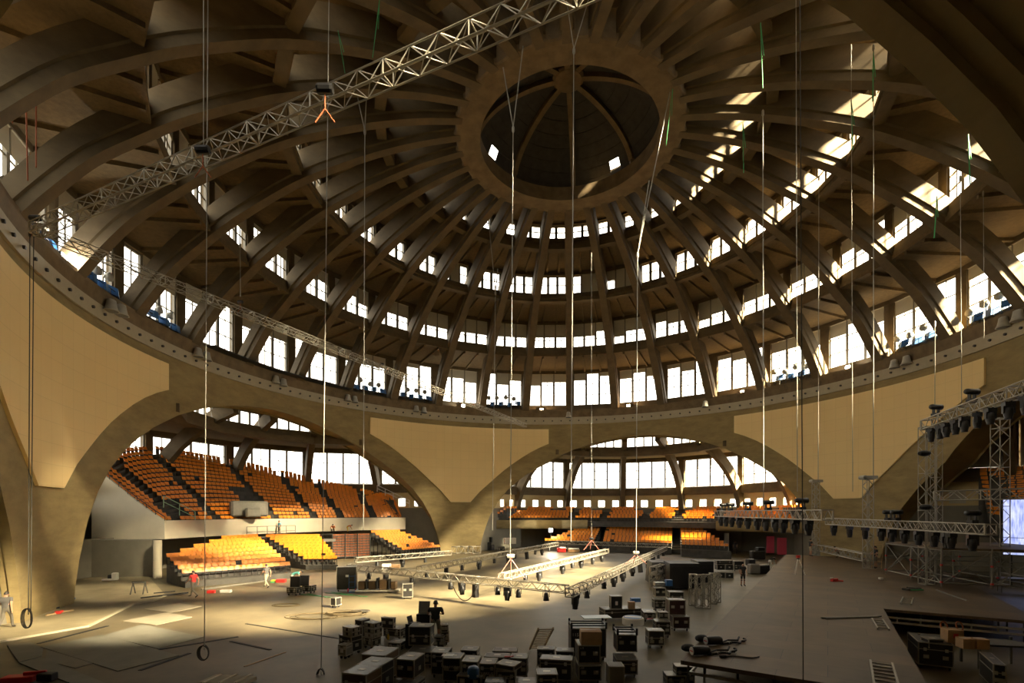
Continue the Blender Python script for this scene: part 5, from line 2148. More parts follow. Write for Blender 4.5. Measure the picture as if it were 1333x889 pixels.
hoist_motor('black chain hoist with white oval badge nearest the stage corner', 912, 852, 12)
hoist_motor('second chain hoist with white badge lying behind the first', 929, 838.5, 14)
P = at(945, 856, 1.2)
m = MB()
m.path([(P[0] + .14 * k * .9, P[1] + .1 * sin(k * .8), 1.225) for k in range(9)], .022, 5)
m.tube((P[0] - .2, P[1] - .02, 1.24), (P[0], P[1], 1.24), .04, 8)
tag(m.build('power_cable', 'darkrope'), 'short black cable with plug before the chain hoists', 'cable')
# tripod
P = at(1039, 748, 1.2)
r = thing('tripod', 'surveying tripod with red head on the stage', 'tripod', (P[0], P[1], 1.2))
for a in (90, 210, 330):
    m = MB()
    m.bar((.06 * cos(R(a)), .06 * sin(R(a)), 1.1), (.42 * cos(R(a)), .42 * sin(R(a)), 0), .05)
    m.build('leg', 'white', r)
m = MB()
m.lathe([(.09, 1.08), (.1, 1.14), (.06, 1.18)], n=10)
m.build('head', 'darkgrey', r)
m = MB()
m.box((0, 0, 1.28), (.2, .16, .18))
m.build('instrument', 'red', r)
# red circular saw and other small things
def clump(name, lab, cat, u, v, z, parts, Y=None):
    P = aty(u, v, Y) if Y else at(u, v, z)
    z = P[2]
    r = thing(name, lab, cat, (P[0], P[1], z))
    for nm, mm, boxes in parts:
        for c, s, rz in boxes:
            m = MB()
            x, y, z_ = [k / 2 for k in s]
            e = .12 * min(s)
            ca, sa = cos(R(rz)), sin(R(rz))
            Q = []
            for dz, i in ((-z_, e), (-z_ + e, 0), (z_ - e, 0), (z_, e)):
                for dx, dy in ((-x + e, -y + i), (x - e, -y + i), (x - i, -y + e), (x - i, y - e), (x - e, y - i), (-x + e, y - i), (-x + i, y - e), (-x + i, -y + e)):
                    Q.append((c[0] + dx * ca - dy * sa, c[1] + dx * sa + dy * ca, c[2] + dz))
            m.add(Q, [tuple(range(7, -1, -1)), tuple(range(24, 32))] + [(j * 8 + k, j * 8 + (k + 1) % 8, j * 8 + 8 + (k + 1) % 8, j * 8 + 8 + k) for j in range(3) for k in range(8)])
            m.build(nm, mm, r)
    return r


clump('circular_saw', 'red circular saw lying on the stage behind the long pole', 'power tool', 1086, 757, 1.2, [('body', 'red', [((0, 0, .1), (.4, .25, .2), 10), ((.3, -.1, .06), (.35, .1, .08), -25)]), ('handle', 'white', [((-.15, .02, .22), (.2, .08, .06), 10)])])
m = MB()
p, q = at(1069, 804, 1.24), at(1147, 802, 1.24)
m.bar((p[0], p[1], 1.235), (q[0], q[1], 1.235), .06)
m.bar((p[0] + .1, p[1] - .12, 1.235), (q[0] - .2, q[1] - .12, 1.235), .06)
tag(m.build('steel_pole', 'pipe'), 'pair of long grey poles lying on the stage', 'pole')
def ladder(lab, p, q, w, n, name='ladder', mm='truss'):
    d = norm(tuple(q[i] - p[i] for i in range(3)))
    a = norm((-d[1], d[0], 0))
    r = thing(name, lab, 'ladder', (min(p, q, key=lambda k: k[2])))
    l0 = r.location
    g = lambda t, s: tuple(p[i] + (q[i] - p[i]) * t + a[i] * s - l0[i] for i in range(3))
    for s in (-w / 2, w / 2):
        m = MB()
        m.bar(g(0, s), g(1, s), .05, .08)
        m.build('rail', mm, r)
    for k in range(n):
        t = (k + .5) / n
        m = MB()
        m.bar(g(t, -w / 2), g(t, w / 2), .035)
        m.build('rung', mm, r)
    return r


p, q = at(1147, 862, 1.28), at(1157, 906, 1.28)
ladder('aluminium ladder lying on the stage at the bottom edge', p, q, .5, 9)
ladder('small aluminium step lying on the stage before the scaffold', at(1179, 786, 1.25), at(1182, 778, 1.25), .4, 4)
ladder('small aluminium step at the end of the long poles', at(1142, 806, 1.25), at(1150, 819, 1.25), .35, 4)
p = at(712, 846, .72)
ladder('wooden ladder leaning up behind the side by side cases', (p[0] - .25, p[1] + 2.6, .05), (p[0] + .0, p[1] + .55, 1.35), .55, 12, mm='wood')
ladder('orange step ladder standing behind the scaffold', (28.3, 38.4, 1.25), (28.9, 39.0, 3.2), .6, 6, mm='wood')
clump('cable_heap', 'dark teal cable heap on the stage behind the gap', 'cable', 1187, 768, 1.2, [('cable', 'darkrope', [((0, 0, .05), (.9, .4, .1), 10), ((.2, .1, .1), (.6, .3, .08), -15)]), ('green_sling', 'green', [((.1, -.15, .04), (.8, .2, .07), 5)])])
m = MB()
p, q = at(1219, 768, 1.22), at(1259, 782, 1.22)
m.bar(p, q, .07)
tag(m.build('steel_pole', 'pipe'), 'single pale pole lying before the scaffold', 'pole')
clump('hard_hat', 'white helmet lying on the stage left of the scaffold', 'helmet', 1147, 754, 1.2, [('shell', 'white', [((0, 0, .06), (.25, .22, .12), 0)]), ('brim', 'white', [((0, -.12, .02), (.2, .1, .02), 0)])])
# gap beneath the stage: handles and pipes
for lab, u, v in (('orange plastic loop left of two in the stage opening', 1229, 815), ('orange plastic loop right of two in the stage opening', 1249, 815)):
    c = aty(u, v, 19.8)
    m = MB()
    pts = [(c[0] + .13 * cos(2 * pi * k / 16), c[1] + .06 * sin(2 * pi * k / 16), c[2] + .17 * sin(2 * pi * k / 16)) for k in range(17)]
    m.path(pts, .028, 6)
    m.bar((c[0], c[1], c[2] - .17), (c[0], c[1], .9), .05)
    tag(m.build('handle_loop', 'orangerope'), lab, 'handle')
root = thing('cart', 'low pipe cart carrying the cartons in the stage opening', 'cart', (at(1268, 850, .5)[0], at(1268, 850, .5)[1], 0), R(-10))
m = MB()
m.box((.1, .2, .86), (3.2, 1.0, .06))
m.build('deck', 'darkgrey', root)
for x in (-1.4, 0, 1.6):
    for y in (-.25, .65):
        m = MB()
        m.bar((x, y, 0), (x, y, 1.0), .07)
        m.build('post', 'pipe', root)
p = at(1319, 772, 0)
root = thing('steel_table', 'grey topped open frame table behind the stage at right edge', 'table', (p[0] + .4, p[1], 0), R(-30))
m = MB()
m.box((0, 0, 1.0), (2.2, 1.0, .06))
m.build('top', 'casegrey', root)
for x in (-1, 1):
    for y in (-.4, .4):
        m = MB()
        m.bar((x, y, 0), (x, y, .97), .06)
        m.build('leg', 'pipe', root)

# ------------------------------------------------------------------ left floor: kerb, boards, tools
M['browncable'] = mat('brown_cable', (.09, .065, .03), .7)
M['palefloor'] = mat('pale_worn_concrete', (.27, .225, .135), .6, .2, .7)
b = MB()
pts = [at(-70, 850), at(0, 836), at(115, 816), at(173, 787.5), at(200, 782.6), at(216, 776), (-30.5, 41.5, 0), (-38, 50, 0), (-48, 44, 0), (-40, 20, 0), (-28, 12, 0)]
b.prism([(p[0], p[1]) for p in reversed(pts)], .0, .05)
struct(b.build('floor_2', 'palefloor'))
b = MB()
for p, q in zip(pts[:5], pts[1:6]):
    b.bar((p[0], p[1], .04), (q[0], q[1], .04), .14, .08)
struct(b.build('trim_7', 'ringband'))
M['board'] = mat('pale_fibre_board', (.30, .26, .185), .75, .08, 1.5)
M['boardgrey'] = mat('grey_floor_sheet', (.2, .19, .15), .75, .1, 1.2)
BD = [('largest pale board lying on the floor at lower left', [(52.9, 842.7), (132.8, 826.9), (233, 853.9), (153, 874.2)], 'boardgrey', .03), ('pale board lying behind the largest floor board', [(133.9, 828), (185.7, 813.4), (265.6, 829.6), (206, 845)], 'boardgrey', .03),
      ('sunlit board third from the front on the left floor', [(158.7, 809), (217, 797.6), (249.8, 803.7), (202.6, 814)], 'board', .03), ('farthest sunlit board on the left floor, before the seats', [(186.8, 793), (234, 785.7), (262, 789.8), (221.7, 798)], 'board', .03),
      ('narrow board left of the largest floor board', [(60.8, 846), (120.4, 864), (98, 870.4), (59.6, 860.7)], 'boardgrey', .025), ('grey carpet sheet with curled edge at lower left', [(9, 841.5), (40.5, 838), (56, 846), (54, 856), (24.7, 864)], 'boardgrey', .07),
      ('grey carpet strip running out of the bottom edge at left', [(24.7, 864), (54, 857), (140, 892), (94, 892)], 'boardgrey', .05)]
for lab, q, mm, th in BD:
    pp = [at(u, v) for u, v in q]
    b = MB()
    b.prism([(p[0], p[1]) for p in reversed(pp)], .004, th)
    tag(b.build('floor_board', mm), lab, 'board')
for lab, (u0, v0), (u1, v1), w_ in (('dark rubber strip behind the largest floor board', (50, 838), (140, 815), .18), ('dark rubber strip right of the floor boards, long', (206, 846), (310, 829), .16), ('dark rubber strip beyond the right corner of the largest board', (182, 873), (247, 850.5), .16),
                                    ('dark seam strip on the bare floor, upper', (300, 835), (352, 846), .12), ('dark seam strip on the bare floor, lower', (320, 812), (445, 832), .1), ('orange taped seam on the floor at lower left', (318, 868), (372, 849), .06)):
    p, q = at(u0, v0), at(u1, v1)
    b = MB()
    b.bar((p[0], p[1], .012), (q[0], q[1], .012), w_, .016)
    tag(b.build('floor_strip', 'rubber' if 'orange' not in lab else 'carton'), lab, 'floor strip')
# saw horse
p = at(181, 773, .05)
r = thing('saw_horse', 'dark saw horse standing alone on the pale floor', 'trestle', (p[0], p[1], .05), R(10))
m = MB()
m.box((0, 0, .78), (.85, .1, .1))
m.build('beam', 'darkgrey', r)
for x in (-.36, .36):
    for y in (-1, 1):
        m = MB()
        m.bar((x, 0, .76), (x * 1.05, y * .3, 0), .055)
        m.build('leg', 'darkgrey', r)
for lab, (u0, v0), (u1, v1), w_, h_, mm, zb in (('long dark plank lying by the left wall, nearest', (0, 811), (75, 793), .22, .1, 'rubber', .05), ('brown timber lying by the left wall', (8, 806), (92, 785), .14, .12, 'wood', .05), ('pale timber end sticking out by the left wall', (60, 803), (95, 796), .1, .08, 'wood', .05), ('dark bar on the floor before the red shirted man', (183, 780), (245, 773), .1, .08, 'bronze', .05),
                                       ('second dark bar before the red shirted man', (200, 773.5), (228, 771), .12, .06, 'bronze', .05), ('pale pipe lying before the lower stand', (262, 768), (345, 757), .1, .1, 'pipe', 0)):
    p, q = at(u0, v0), at(u1, v1)
    b = MB()
    b.bar((p[0], p[1], zb + h_ / 2), (q[0], q[1], zb + h_ / 2), w_, h_)
    tag(b.build('plank', mm), lab, 'plank' if mm != 'pipe' else 'pipe')
clump('tool_box', 'yellow and blue tool box by the left wall', 'tool box', 87, 780, .05, [('box', 'yellow', [((0, 0, .22), (.7, .3, .3), 8)]), ('lid', 'white', [((-.25, .05, .42), (.2, .2, .12), 8)]), ('base', 'blue', [((0, -.1, .04), (.9, .4, .08), 8)])])
clump('rag_heap', 'white rag heap among the planks at the left wall', 'rags', 30, 797, .05, [('rag', 'paper', [((0, 0, .12), (.5, .35, .2), 20), ((.4, .2, .1), (.4, .3, .18), -10)])])
clump('red_tool', 'red power tool at the end of the planks', 'power tool', 76, 799, .05, [('body', 'red', [((0, 0, .08), (.28, .15, .16), 15), ((.16, .04, .14), (.12, .1, .1), 40)])])
clump('red_trolley', 'red machine lying open at the lower left corner', 'machine', 36, 888, 0, [('shell', 'red', [((-.25, 0, .12), (.9, .4, .2), 12), ((.1, .15, .25), (.6, .1, .14), 20)]), ('motor', 'bronze', [((.55, .1, .15), (.5, .3, .25), 0)])])
clump('white_bucket', 'white bucket on the floor under the gallery at left', 'bucket', 150, 755, .05, [('bucket', 'white', [((0, 0, .3), (.4, .4, .6), 20)]), ('sack', 'rubber', [((-.5, .3, .2), (.5, .4, .4), 0)]), ('cloth', 'paper', [((-.45, -.2, .06), (.7, .3, .12), 15)])])
clump('pale_panel', 'pale ribbed panel cut by the bottom edge at left', 'panel', 292, 893, 0, [('panel', 'board', [((0, .2, .1), (1.5, .8, .12), -8)]), ('batten', 'whitewall', [((-.5, .2, .18), (.08, .8, .04), -8), ((0, .2, .18), (.08, .8, .04), -8), ((.5, .2, .18), (.08, .8, .04), -8)])])
clump('red_crate', 'red and yellow crates on the floor beside the walking man', 'crate', 366, 758, 0, [('crate', 'red', [((0, 0, .13), (.7, .4, .26), 5)]), ('lid', 'yellow', [((-.6, .1, .1), (.4, .35, .2), 0)]), ('handle', 'green', [((-.6, -.2, .05), (.3, .1, .1), 0)])])
clump('red_tool', 'red and white tools before the lower stand, right of the bar', 'power tool', 275, 772, 0, [('tool', 'red', [((0, 0, .1), (.5, .25, .2), 8)]), ('cloth', 'paper', [((.9, .2, .1), (.7, .3, .2), 5)])])
# cables on the lit floor
random.seed(5)
for lab, u, v, rx, n_, mm in (('flat heap of brown cables beside the small pale case', 449, 800, 1.0, 7, 'browncable'), ('dark coil of cable right of the cable heap', 468, 797, .55, 5, 'darkrope'), ('loose cable loops trailing left of the cable heap', 410, 803, 1.6, 3, 'browncable'), ('yellow brown cable loop on the lit floor at left', 375, 788, .9, 2, 'browncable')):
    c = at(u, v)
    m = MB()
    for q in range(n_):
        o1, o2 = random.uniform(-.15, .15) * rx, random.uniform(-.1, .1) * rx
        k1 = random.uniform(.7, 1.05)
        pts = [(c[0] + o1 + rx * k1 * cos(2 * pi * k / 20), c[1] + o2 + rx * .55 * k1 * sin(2 * pi * k / 20), .02 + .018 * q) for k in range(21)]
        m.path(pts, .02, 4)
    tag(m.build('cable_coil', mm), lab, 'cable')
for lab, (u0, v0), (u1, v1) in (('upper green strap lying on the lit floor', (424, 772), (478, 777)), ('lower green strap lying on the lit floor', (392, 774), (432, 778))):
    p, q = at(u0, v0), at(u1, v1)
    m = MB()
    m.bar((p[0], p[1], .02), (q[0], q[1], .02), .08, .02)
    m.bar((p[0] + .3, p[1] + .3, .02), (q[0] - .4, q[1] + .1, .02), .08, .02)
    tag(m.build('floor_strap', 'green'), lab, 'strap')
clump('lamp_dolly', 'brown lamps packed on a low dolly under the left rail', 'dolly', 492, 771, 0, [('deck', 'alu', [((0, 0, .15), (3.0, .8, .1), 5)]), ('lamp', 'casebrown', [((-1.1, 0, .5), (.5, .4, .6), 5), ((-.4, .1, .5), (.5, .4, .6), 0), ((.4, 0, .55), (.6, .45, .7), 8), ((1.1, .05, .5), (.4, .4, .55), -4)]), ('yoke', 'lampblack', [((-.75, 0, .6), (.1, .5, .7), 0), ((0, 0, .65), (.12, .5, .75), 0), ((.8, 0, .6), (.1, .5, .7), 0)])])
clump('lamp_stack', 'dark lamp heap leaning at the foot of the middle pier', 'stage lamps', 636, 716, 0, [('lamp', 'lampblack', [((0, 0, .6), (.8, .6, 1.2), 15), ((.2, .2, 1.5), (.7, .5, .8), -20), ((.5, 0, .4), (.6, .5, .8), 30), ((-.2, .1, 2.1), (.5, .4, .5), 10)])])
clump('grey_box', 'grey steel cabinet standing behind the far cartons', 'cabinet', 652, 709, 0, [('body', 'casegrey', [((0, 2.2, .9), (1.3, .6, 1.8), 0)]), ('door', 'alu', [((0, 1.88, .9), (1.1, .03, 1.5), 0)])])
for i, (u, v, lab) in enumerate(((675, 708, 'left tarped heap on the pile before the far gallery'), (690, 708.5, 'middle tarped heap on the pile before the far gallery'), (704, 709, 'right tarped heap on the pile before the far gallery'))):
    clump('wrapped_pallet', lab, 'wrapped load', u, v, 0, [('load', 'casebrown', [((0, .5, .5), (1.4, 1.0, 1.0), 6 * i)]), ('sheet', 'paper', [((0, .5, 1.05), (1.45, 1.05, .14), 6 * i)])])
clump('orange_bundle', 'orange and white wrapped bundle before the far stand, left', 'wrapped load', 731, 719, 0, [('bundle', 'red', [((0, .3, .3), (1.2, .8, .6), 0)]), ('wrap', 'paper', [((.2, .2, .65), (1.0, .7, .14), 10)])])
clump('orange_bundle', 'orange and white wrapped bundle before the far stand, right', 'wrapped load', 747, 719, 0, [('bundle', 'carton', [((0, .3, .22), (1.6, .8, .44), 0)]), ('wrap', 'paper', [((0, .2, .5), (1.5, .7, .14), -6)])])
clump('fan_case', 'black drum fan and case heap left of the kneeling worker', 'fan', 981, 747, 0, [('body', 'casegrey', [((0, 0, .45), (.9, .7, .9), 0)]), ('drum', 'lampblack', [((.9, .3, .4), (1.2, .8, .8), 20), ((0, .6, 1.0), (.7, .6, .6), 10)])])
clump('fan_case', 'black gear case by the bright far doorway', 'case', 986, 729, 0, [('body', 'caseblack', [((0, 0, .6), (1.6, .8, 1.0), 0)]), ('top', 'lampblack', [((.3, 0, 1.3), (.9, .6, .4), 10)])])
clump('sheeted_plant', 'grey translucent sheet draped over equipment in the upper left stand', 'tarpaulin', 331, 672, 0, [('sheet', 'casegrey', [((-1.2, 1.2, .8), (3.6, 1.4, 1.7), 40), ((-.3, .3, .4), (1.4, 1.0, 1.0), 40)])], Y=52.5)
p, q = aty(98, 752, 43.5), aty(115, 703, 43.5)
m = MB()
m.hexa([(p[0], 43.5, .05), (q[0], 43.5, .05), (q[0], 43.6, .05), (p[0], 43.6, .05), (p[0], 43.5, 3.1), (q[0], 43.5, 3.1), (q[0], 43.6, 3.1), (p[0], 43.6, 3.1)])
struct(m.build('door_4', 'white'))  # white panel painted for the light in the open doorway
clump('equipment_trolley', 'dark equipment trolley standing in the doorway by the left pier', 'trolley', 101, 752, 0, [('frame', 'lampblack', [((0, 0, .9), (.5, .4, 1.6), 0)]), ('load', 'blue', [((.1, -.1, 1.2), (.35, .3, .3), 10), ((0, -.1, .7), (.35, .3, .3), 0)])])
# stage-left doors far right: red doors, and a white panel painted for the bright doorway
M['doorred'] = mat('pink_red_door', (.75, .10, .16), .5)
for lab, u0, u1, v0, v1, Y, mm in (('door_1', 943, 949, 694, 718, 69.5, 'white'), ('door_2', 998, 1008, 698, 720, 63.5, 'doorred'), ('door_3', 1012, 1024, 700, 722, 62, 'doorred')):
    p, q = aty(u0, v1, Y), aty(u1, v0, Y)
    m = MB()
    m.hexa([(p[0], Y, p[2]), (q[0], Y, p[2]), (q[0], Y + .1, p[2]), (p[0], Y + .1, p[2]), (p[0], Y, q[2]), (q[0], Y, q[2]), (q[0], Y + .1, q[2]), (p[0], Y + .1, q[2])])
    struct(m.build(lab, mm))
# green rail and gallery rails
def railing(lab, P, h, mm, n=5):
    r = thing('handrail', lab, 'railing', P[0])
    g = lambda p, dz: (p[0] - P[0][0], p[1] - P[0][1], p[2] - P[0][2] + dz)
    for a, b_ in zip(P, P[1:]):
        for z in (h, h * .5):
            m = MB()
            m.tube(g(a, z), g(b_, z), .035, 6)
            m.build('rail', mm, r)
    for k in range(n):
        p = along(P, k / (n - 1) * .9999)
        m = MB()
        m.tube(g(p, 0), g(p, h), .035, 6)
        m.build('post', mm, r)


M['greenpaint'] = mat('pale_green_paint', (.30, .48, .30), .5)
p0, p1 = aty(213, 658, 46.5), aty(254, 678, 47.5)
railing('pale green stair rail low in the upper left stand', [(p0[0], p0[1], p0[2] - .2), (p1[0], p1[1], p1[2] - .2)], 1.1, 'greenpaint', 3)
railing('grey guard rail on the walkway before the gallery front', [pol(-68.5, 34.8, 2.9), pol(-58.5, 34.8, 2.9)], 1.15, 'pipe', 6)
m = MB()
for k in range(10):
    a0, a1 = -69 + 1.9 * k, -69 + 1.9 * (k + 1)
    m.hexa([pol(a0, 34.7, 2.75), pol(a1, 34.7, 2.75), pol(a1, 35.6, 2.75), pol(a0, 35.6, 2.75), pol(a0, 34.7, 2.9), pol(a1, 34.7, 2.9), pol(a1, 35.6, 2.9), pol(a0, 35.6, 2.9)])
for a in (-68, -60, -52):
    m.bar(pol(a, 35.2, 0), pol(a, 35.2, 2.75), .15)
tag(m.build('walkway', 'step'), 'dark walkway slab behind the lower left stands', 'walkway')
railing('thin white rail along the right end of the upper stand', [aty(491, 640, 67), aty(533, 660, 66.5)], .9, 'white', 5)
# ------------------------------------------------------------------ people
M['skin'] = mat('skin', (.50, .27, .17), .55)
M['hairdark'] = mat('dark_hair', (.03, .022, .016), .6)
M['teeblack'] = mat('black_tee', (.02, .02, .021), .8)
M['teered'] = mat('red_tee', (.55, .03, .025), .8)
M['teegrey'] = mat('dark_grey_tee', (.10, .095, .09), .8)
M['teeblue'] = mat('light_blue_tee', (.16, .42, .55), .8)
M['teeorange'] = mat('orange_tee', (.75, .22, .05), .8)
M['teeteal'] = mat('teal_tee', (.10, .38, .33), .8)
M['overall'] = mat('grey_overalls', (.14, .125, .10), .85)
M['beige'] = mat('beige_trousers', (.50, .43, .30), .85)
M['shortsgrey'] = mat('olive_grey_shorts', (.20, .18, .13), .85)
M['shoe'] = mat('dark_shoe', (.025, .022, .02), .6)
M['whitecloth'] = mat('white_trousers', (.66, .63, .56), .85)


def pose(kind):
    J = {'pel': (0, 0, .95), 'spi': (0, .01, 1.13), 'che': (0, 0, 1.33), 'nec': (0, .0, 1.49), 'hed': (0, .03, 1.58), 'top': (0, .03, 1.71), 'nos': (0, .135, 1.60)}
    for s, n in ((1, 'R'), (-1, 'L')):
        J.update({'sh' + n: (s * .20, 0, 1.43), 'el' + n: (s * .265, -.02, 1.16), 'wr' + n: (s * .25, .1, .93), 'pa' + n: (s * .245, .13, .87),
                  'hi' + n: (s * .10, 0, .91), 'kn' + n: (s * .115, .03, .50), 'an' + n: (s * .12, -.02, .09), 'to' + n: (s * .14, .16, .035)})
    def mv(ks, d):
        for k in ks:
            J[k] = tuple(J[k][i] + d[i] for i in range(3))
    if kind in ('walk', 'stride'):
        w = 1.0 if kind == 'walk' else 1.25
        J['knR'] = (.11, .2 * w, .53); J['anR'] = (.11, .27 * w, .10); J['toR'] = (.13, .45 * w, .05)
        J['knL'] = (-.11, -.05 * w, .49); J['anL'] = (-.11, -.36 * w, .16); J['toL'] = (-.13, -.22 * w, .03)
        J['elL'] = (-.25, .08, 1.17); J['wrL'] = (-.23, .3, 1.02); J['paL'] = (-.22, .35, .98)
        J['elR'] = (.25, -.14, 1.17); J['wrR'] = (.26, -.12, .92); J['paR'] = (.26, -.10, .86)
    if kind == 'work':                      # standing, both forearms forward
        for s, n in ((1, 'R'), (-1, 'L')):
            J['el' + n] = (s * .27, .05, 1.18); J['wr' + n] = (s * .2, .3, 1.12); J['pa' + n] = (s * .17, .36, 1.12)
    if kind == 'bend':
        J.update({'spi': (0, .14, 1.06), 'che': (0, .33, 1.12), 'nec': (0, .47, 1.14), 'hed': (0, .55, 1.15), 'top': (0, .67, 1.19), 'nos': (0, .60, 1.06)})
        for s, n in ((1, 'R'), (-1, 'L')):
            J['sh' + n] = (s * .19, .40, 1.13); J['el' + n] = (s * .24, .46, .86); J['wr' + n] = (s * .2, .58, .65); J['pa' + n] = (s * .19, .61, .59)
        mv(('pel', 'hiR', 'hiL'), (0, -.1, -.04))
    if kind == 'crouch':
        J.update({'pel': (0, -.05, .42), 'spi': (0, .03, .58), 'che': (0, .15, .75), 'nec': (0, .24, .87), 'hed': (0, .30, .94), 'top': (0, .34, 1.07), 'nos': (0, .41, .93)})
        for s, n in ((1, 'R'), (-1, 'L')):
            J['sh' + n] = (s * .19, .2, .83); J['el' + n] = (s * .27, .32, .62); J['wr' + n] = (s * .18, .5, .5); J['pa' + n] = (s * .16, .55, .46)
            J['hi' + n] = (s * .1, -.03, .40); J['kn' + n] = (s * .17, .34, .5); J['an' + n] = (s * .14, .05, .09); J['to' + n] = (s * .16, .24, .035)
    return J


def person(label, loc, facing, kind, shirt, trousers, shorts=False, hair='hairdark', sleeves=True, h=1.0, bare=False, group=None, wide=1.0):
    J = pose(kind)
    names = list(J)
    V = [J[k] for k in names]
    idx = {k: i for i, k in enumerate(names)}
    RAD = {'pel': (.16, .12), 'spi': (.15, .11), 'che': (.185, .12), 'nec': (.058, .058), 'hed': (.075, .088), 'top': (.068, .08), 'nos': (.016, .016), 'sh': (.075, .075), 'el': (.05, .05), 'wr': (.03, .03), 'pa': (.036, .02),
           'hi': (.098, .098), 'kn': (.062, .062), 'an': (.042, .046), 'to': (.04, .03)}
    rad = [RAD[k if k in RAD else k[:-1]] for k in names]
    E = [('pel', 'spi', 'S'), ('spi', 'che', 'S'), ('che', 'nec', 'S'), ('nec', 'hed', 'K'), ('hed', 'top', 'K'), ('hed', 'nos', 'K')]
    for n in 'RL':
        E += [('che', 'sh' + n, 'S'), ('sh' + n, 'el' + n, 'A'), ('el' + n, 'wr' + n, 'K'), ('wr' + n, 'pa' + n, 'K'), ('pel', 'hi' + n, 'P'), ('hi' + n, 'kn' + n, 'P'), ('kn' + n, 'an' + n, 'C'), ('an' + n, 'to' + n, 'F')]
    edges = [(idx[a], idx[b]) for a, b, _ in E]
    segs = [(J[a], J[b], t) for a, b, t in E]
    # five fingers on each palm
    for n, s in (('R', 1), ('L', -1)):
        w, p = J['wr' + n], J['pa' + n]
        d = norm(tuple(p[i] - w[i] for i in range(3)))
        sd = norm((d[1], -d[0], 0)) if abs(d[2]) < .95 else (0, 1, 0)
        if abs(d[2]) > .5:
            sd = (0, 1, 0)
        curl = (-s * .35, 0, 0)
        for q, (off, ln) in enumerate(((-.03, .06), (-.01, .075), (.011, .07), (.031, .055))):
            k1 = tuple(p[i] + d[i] * .035 + sd[i] * off for i in range(3))
            k2 = tuple(k1[i] + (d[i] + curl[i] * .4) * ln * .5 for i in range(3))
            k3 = tuple(k2[i] + (d[i] + curl[i]) * ln * .5 for i in range(3))
            o = len(V)
            V += [k1, k2, k3]
            rad += [(.0095, .0095), (.0085, .0085), (.007, .007)]
            edges += [(idx['pa' + n], o), (o, o + 1), (o + 1, o + 2)]
            segs += [(k1, k3, 'K')]
        t1 = tuple(lerp(w, p, .5)[i] + sd[i] * .042 + curl[i] * .03 for i in range(3))
        t2 = tuple(t1[i] + d[i] * .045 + sd[i] * .012 for i in range(3))
        o = len(V)
        V += [t1, t2]
        rad += [(.011, .011), (.009, .009)]
        edges += [(idx['pa' + n], o), (o, o + 1)]
        segs += [(t1, t2, 'K')]
    me = bpy.data.meshes.new('person')
    me.from_pydata(V, edges, [])
    tmp = bpy.data.objects.new('tmp_person', me)
    COL.objects.link(tmp)
    tmp.modifiers.new('skin', 'SKIN')
    sv = me.skin_vertices[0].data
    for i, r_ in enumerate(rad):
        sv[i].radius = r_
        sv[i].use_root = (i == idx['pel'])
    ss = tmp.modifiers.new('sub', 'SUBSURF')
    ss.levels = ss.render_levels = 1
    dg = bpy.context.evaluated_depsgraph_get()
    bm_ = bpy.data.meshes.new_from_object(tmp.evaluated_get(dg))
    bpy.data.objects.remove(tmp)
    bm_.name = 'person'
    mats = [shirt, trousers, 'skin', 'shoe']
    bm_.materials.clear()
    for k in mats:
        bm_.materials.append(M[k])
    def dist(c, a, b):
        ab = [b[i] - a[i] for i in range(3)]
        ac = [c[i] - a[i] for i in range(3)]
        t = max(0, min(1, sum(ab[i] * ac[i] for i in range(3)) / max(1e-9, sum(k * k for k in ab))))
        return sum((ac[i] - ab[i] * t) ** 2 for i in range(3)), t
    for pl in bm_.polygons:
        c = pl.center
        best = min(((*dist(c, a, b), t) for a, b, t in segs), key=lambda q: q[0])
        _, t, k = best
        mi = {'S': 0, 'A': 0, 'K': 2, 'P': 1, 'C': 1, 'F': 3}[k]
        if k == 'A' and t > (.6 if sleeves else .1):
            mi = 2
        if k == 'P' and shorts and t > .92:
            mi = 2
        if k == 'C':
            if shorts:
                mi = 2 if t > .08 else 1
                if t > .88:
                    mi = 3
            elif t > .95:
                mi = 3
        if bare and mi == 0:
            mi = 2
        pl.material_index = mi
        pl.use_smooth = True
    o = bpy.data.objects.new('person', bm_)
    COL.objects.link(o)
    o.location = loc
    o.rotation_euler = (0, 0, R(facing))
    o.scale = (h * wide, h * wide, h)
    tag(o, label, 'person', group)
    # hair cap, ears, eyes
    hd, tp, ns = J['hed'], J['top'], J['nos']
    fw = norm(tuple(ns[i] - hd[i] for i in range(3)))
    upv = norm(tuple(tp[i] - hd[i] for i in range(3)))
    sdv = (1, 0, 0)
    cen = lerp(hd, tp, .55)
    if hair:
        m = MB()
        prof = []
        nn, mm_ = 12, 5
        P = []
        for j in range(mm_ + 1):
            th = pi * .55 * j / mm_
            for k in range(nn):
                ph = 2 * pi * k / nn
                x, y, z = sin(th) * cos(ph) * .086, sin(th) * sin(ph) * .102 - .014, cos(th) * .112 + (.0 if sin(ph) < .3 else .02 * sin(th))
                P.append(tuple(cen[i] + sdv[i] * x + fw[i] * y + upv[i] * z for i in range(3)))
        Fs = [(j * nn + k, j * nn + (k + 1) % nn, (j + 1) * nn + (k + 1) % nn, (j + 1) * nn + k) for j in range(mm_) for k in range(nn)]
        m.add(P, Fs)
        m.build('hair', hair, o, smooth=True)
    m = MB()
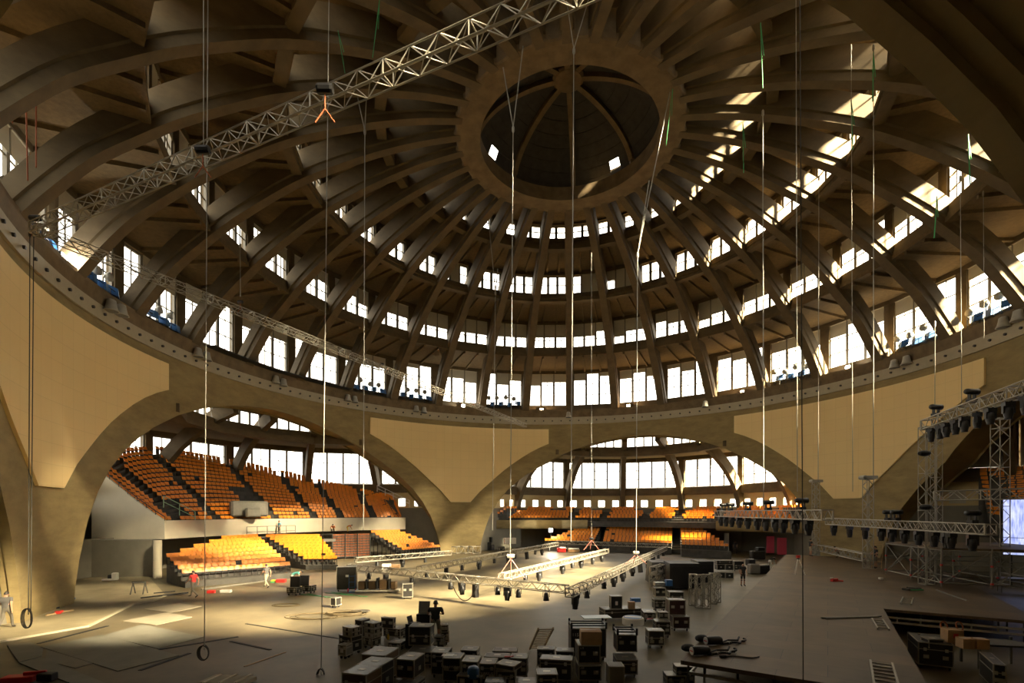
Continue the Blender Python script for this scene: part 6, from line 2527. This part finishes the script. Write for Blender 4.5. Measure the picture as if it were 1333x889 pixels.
    for s in (-1, 1):
        m.sph(tuple(cen[i] + sdv[i] * s * .033 + fw[i] * .088 - upv[i] * .03 for i in range(3)), .011, 6, 4)
    m.build('eyes', 'hairdark', o)
    m = MB()
    for s in (-1, 1):
        m.sph(tuple(cen[i] + sdv[i] * s * .083 - upv[i] * .04 for i in range(3)), .022, 6, 4)
    m.build('ears', 'skin', o)
    return o


def on(u, v, z=0.0):
    return at(u, v, z)


person('person in grey overalls walking away along the left wall', on(8, 819, .05), 20, 'walk', 'teegrey', 'overall', sleeves=True, h=1.02)
person('person in red shirt and grey overalls striding before the lower seats', on(252, 777.5, .02), 75, 'stride', 'teered', 'overall')
person('person in grey shirt and beige trousers walking past the lower stand', on(347, 765), 60, 'stride', 'teegrey', 'beige')
person('person in light blue shirt standing behind the lower stand', pol(-61.5, 35.1, 2.9), 150, 'stand', 'teeblue', 'shortsgrey')
pp = aty(433, 693, 62.3)
person('person in orange crouching on top of the folded stand', (pp[0], 62.4, 3.0), 200, 'crouch', 'teeorange', 'overall')
pp = aty(452, 693, 62.3)
person('person in orange and yellow bending over on the folded stand', (pp[0], 62.5, 3.0), -80, 'bend', 'teeorange', 'yellow', h=.8)
person('person in teal shirt stooping over the two rack cases', on(381, 765), -70, 'bend', 'teeteal', 'beige')
person('person in black shirt and shorts standing with back turned among the cases', on(567, 836), 5, 'work', 'teeblack', 'shortsgrey', shorts=True, h=1.02, wide=1.18)
person('person in black shirt and black shorts walking beside the stage', on(967, 763), 185, 'stand', 'teeblack', 'teeblack', shorts=True, hair=None)
person('person in white trousers bending at the stage edge', on(1003, 742), -60, 'bend', 'teeblack', 'whitecloth')
person('person in dark clothes standing right of the far stand', on(957, 721), 150, 'stand', 'teeblack', 'teeblack')
person('person in black standing at the left slim tower', on(1055, 724, 1.2), -90, 'work', 'teeblack', 'beige', shorts=True)
person('bare backed person crouching on the stage between slim towers', on(1092, 726, 1.2), 60, 'crouch', 'teeorange', 'shortsgrey', bare=True)
person('person in black shirt and shorts working at the right slim tower', on(1140, 740, 1.2), 80, 'work', 'teeblack', 'shortsgrey', shorts=True)
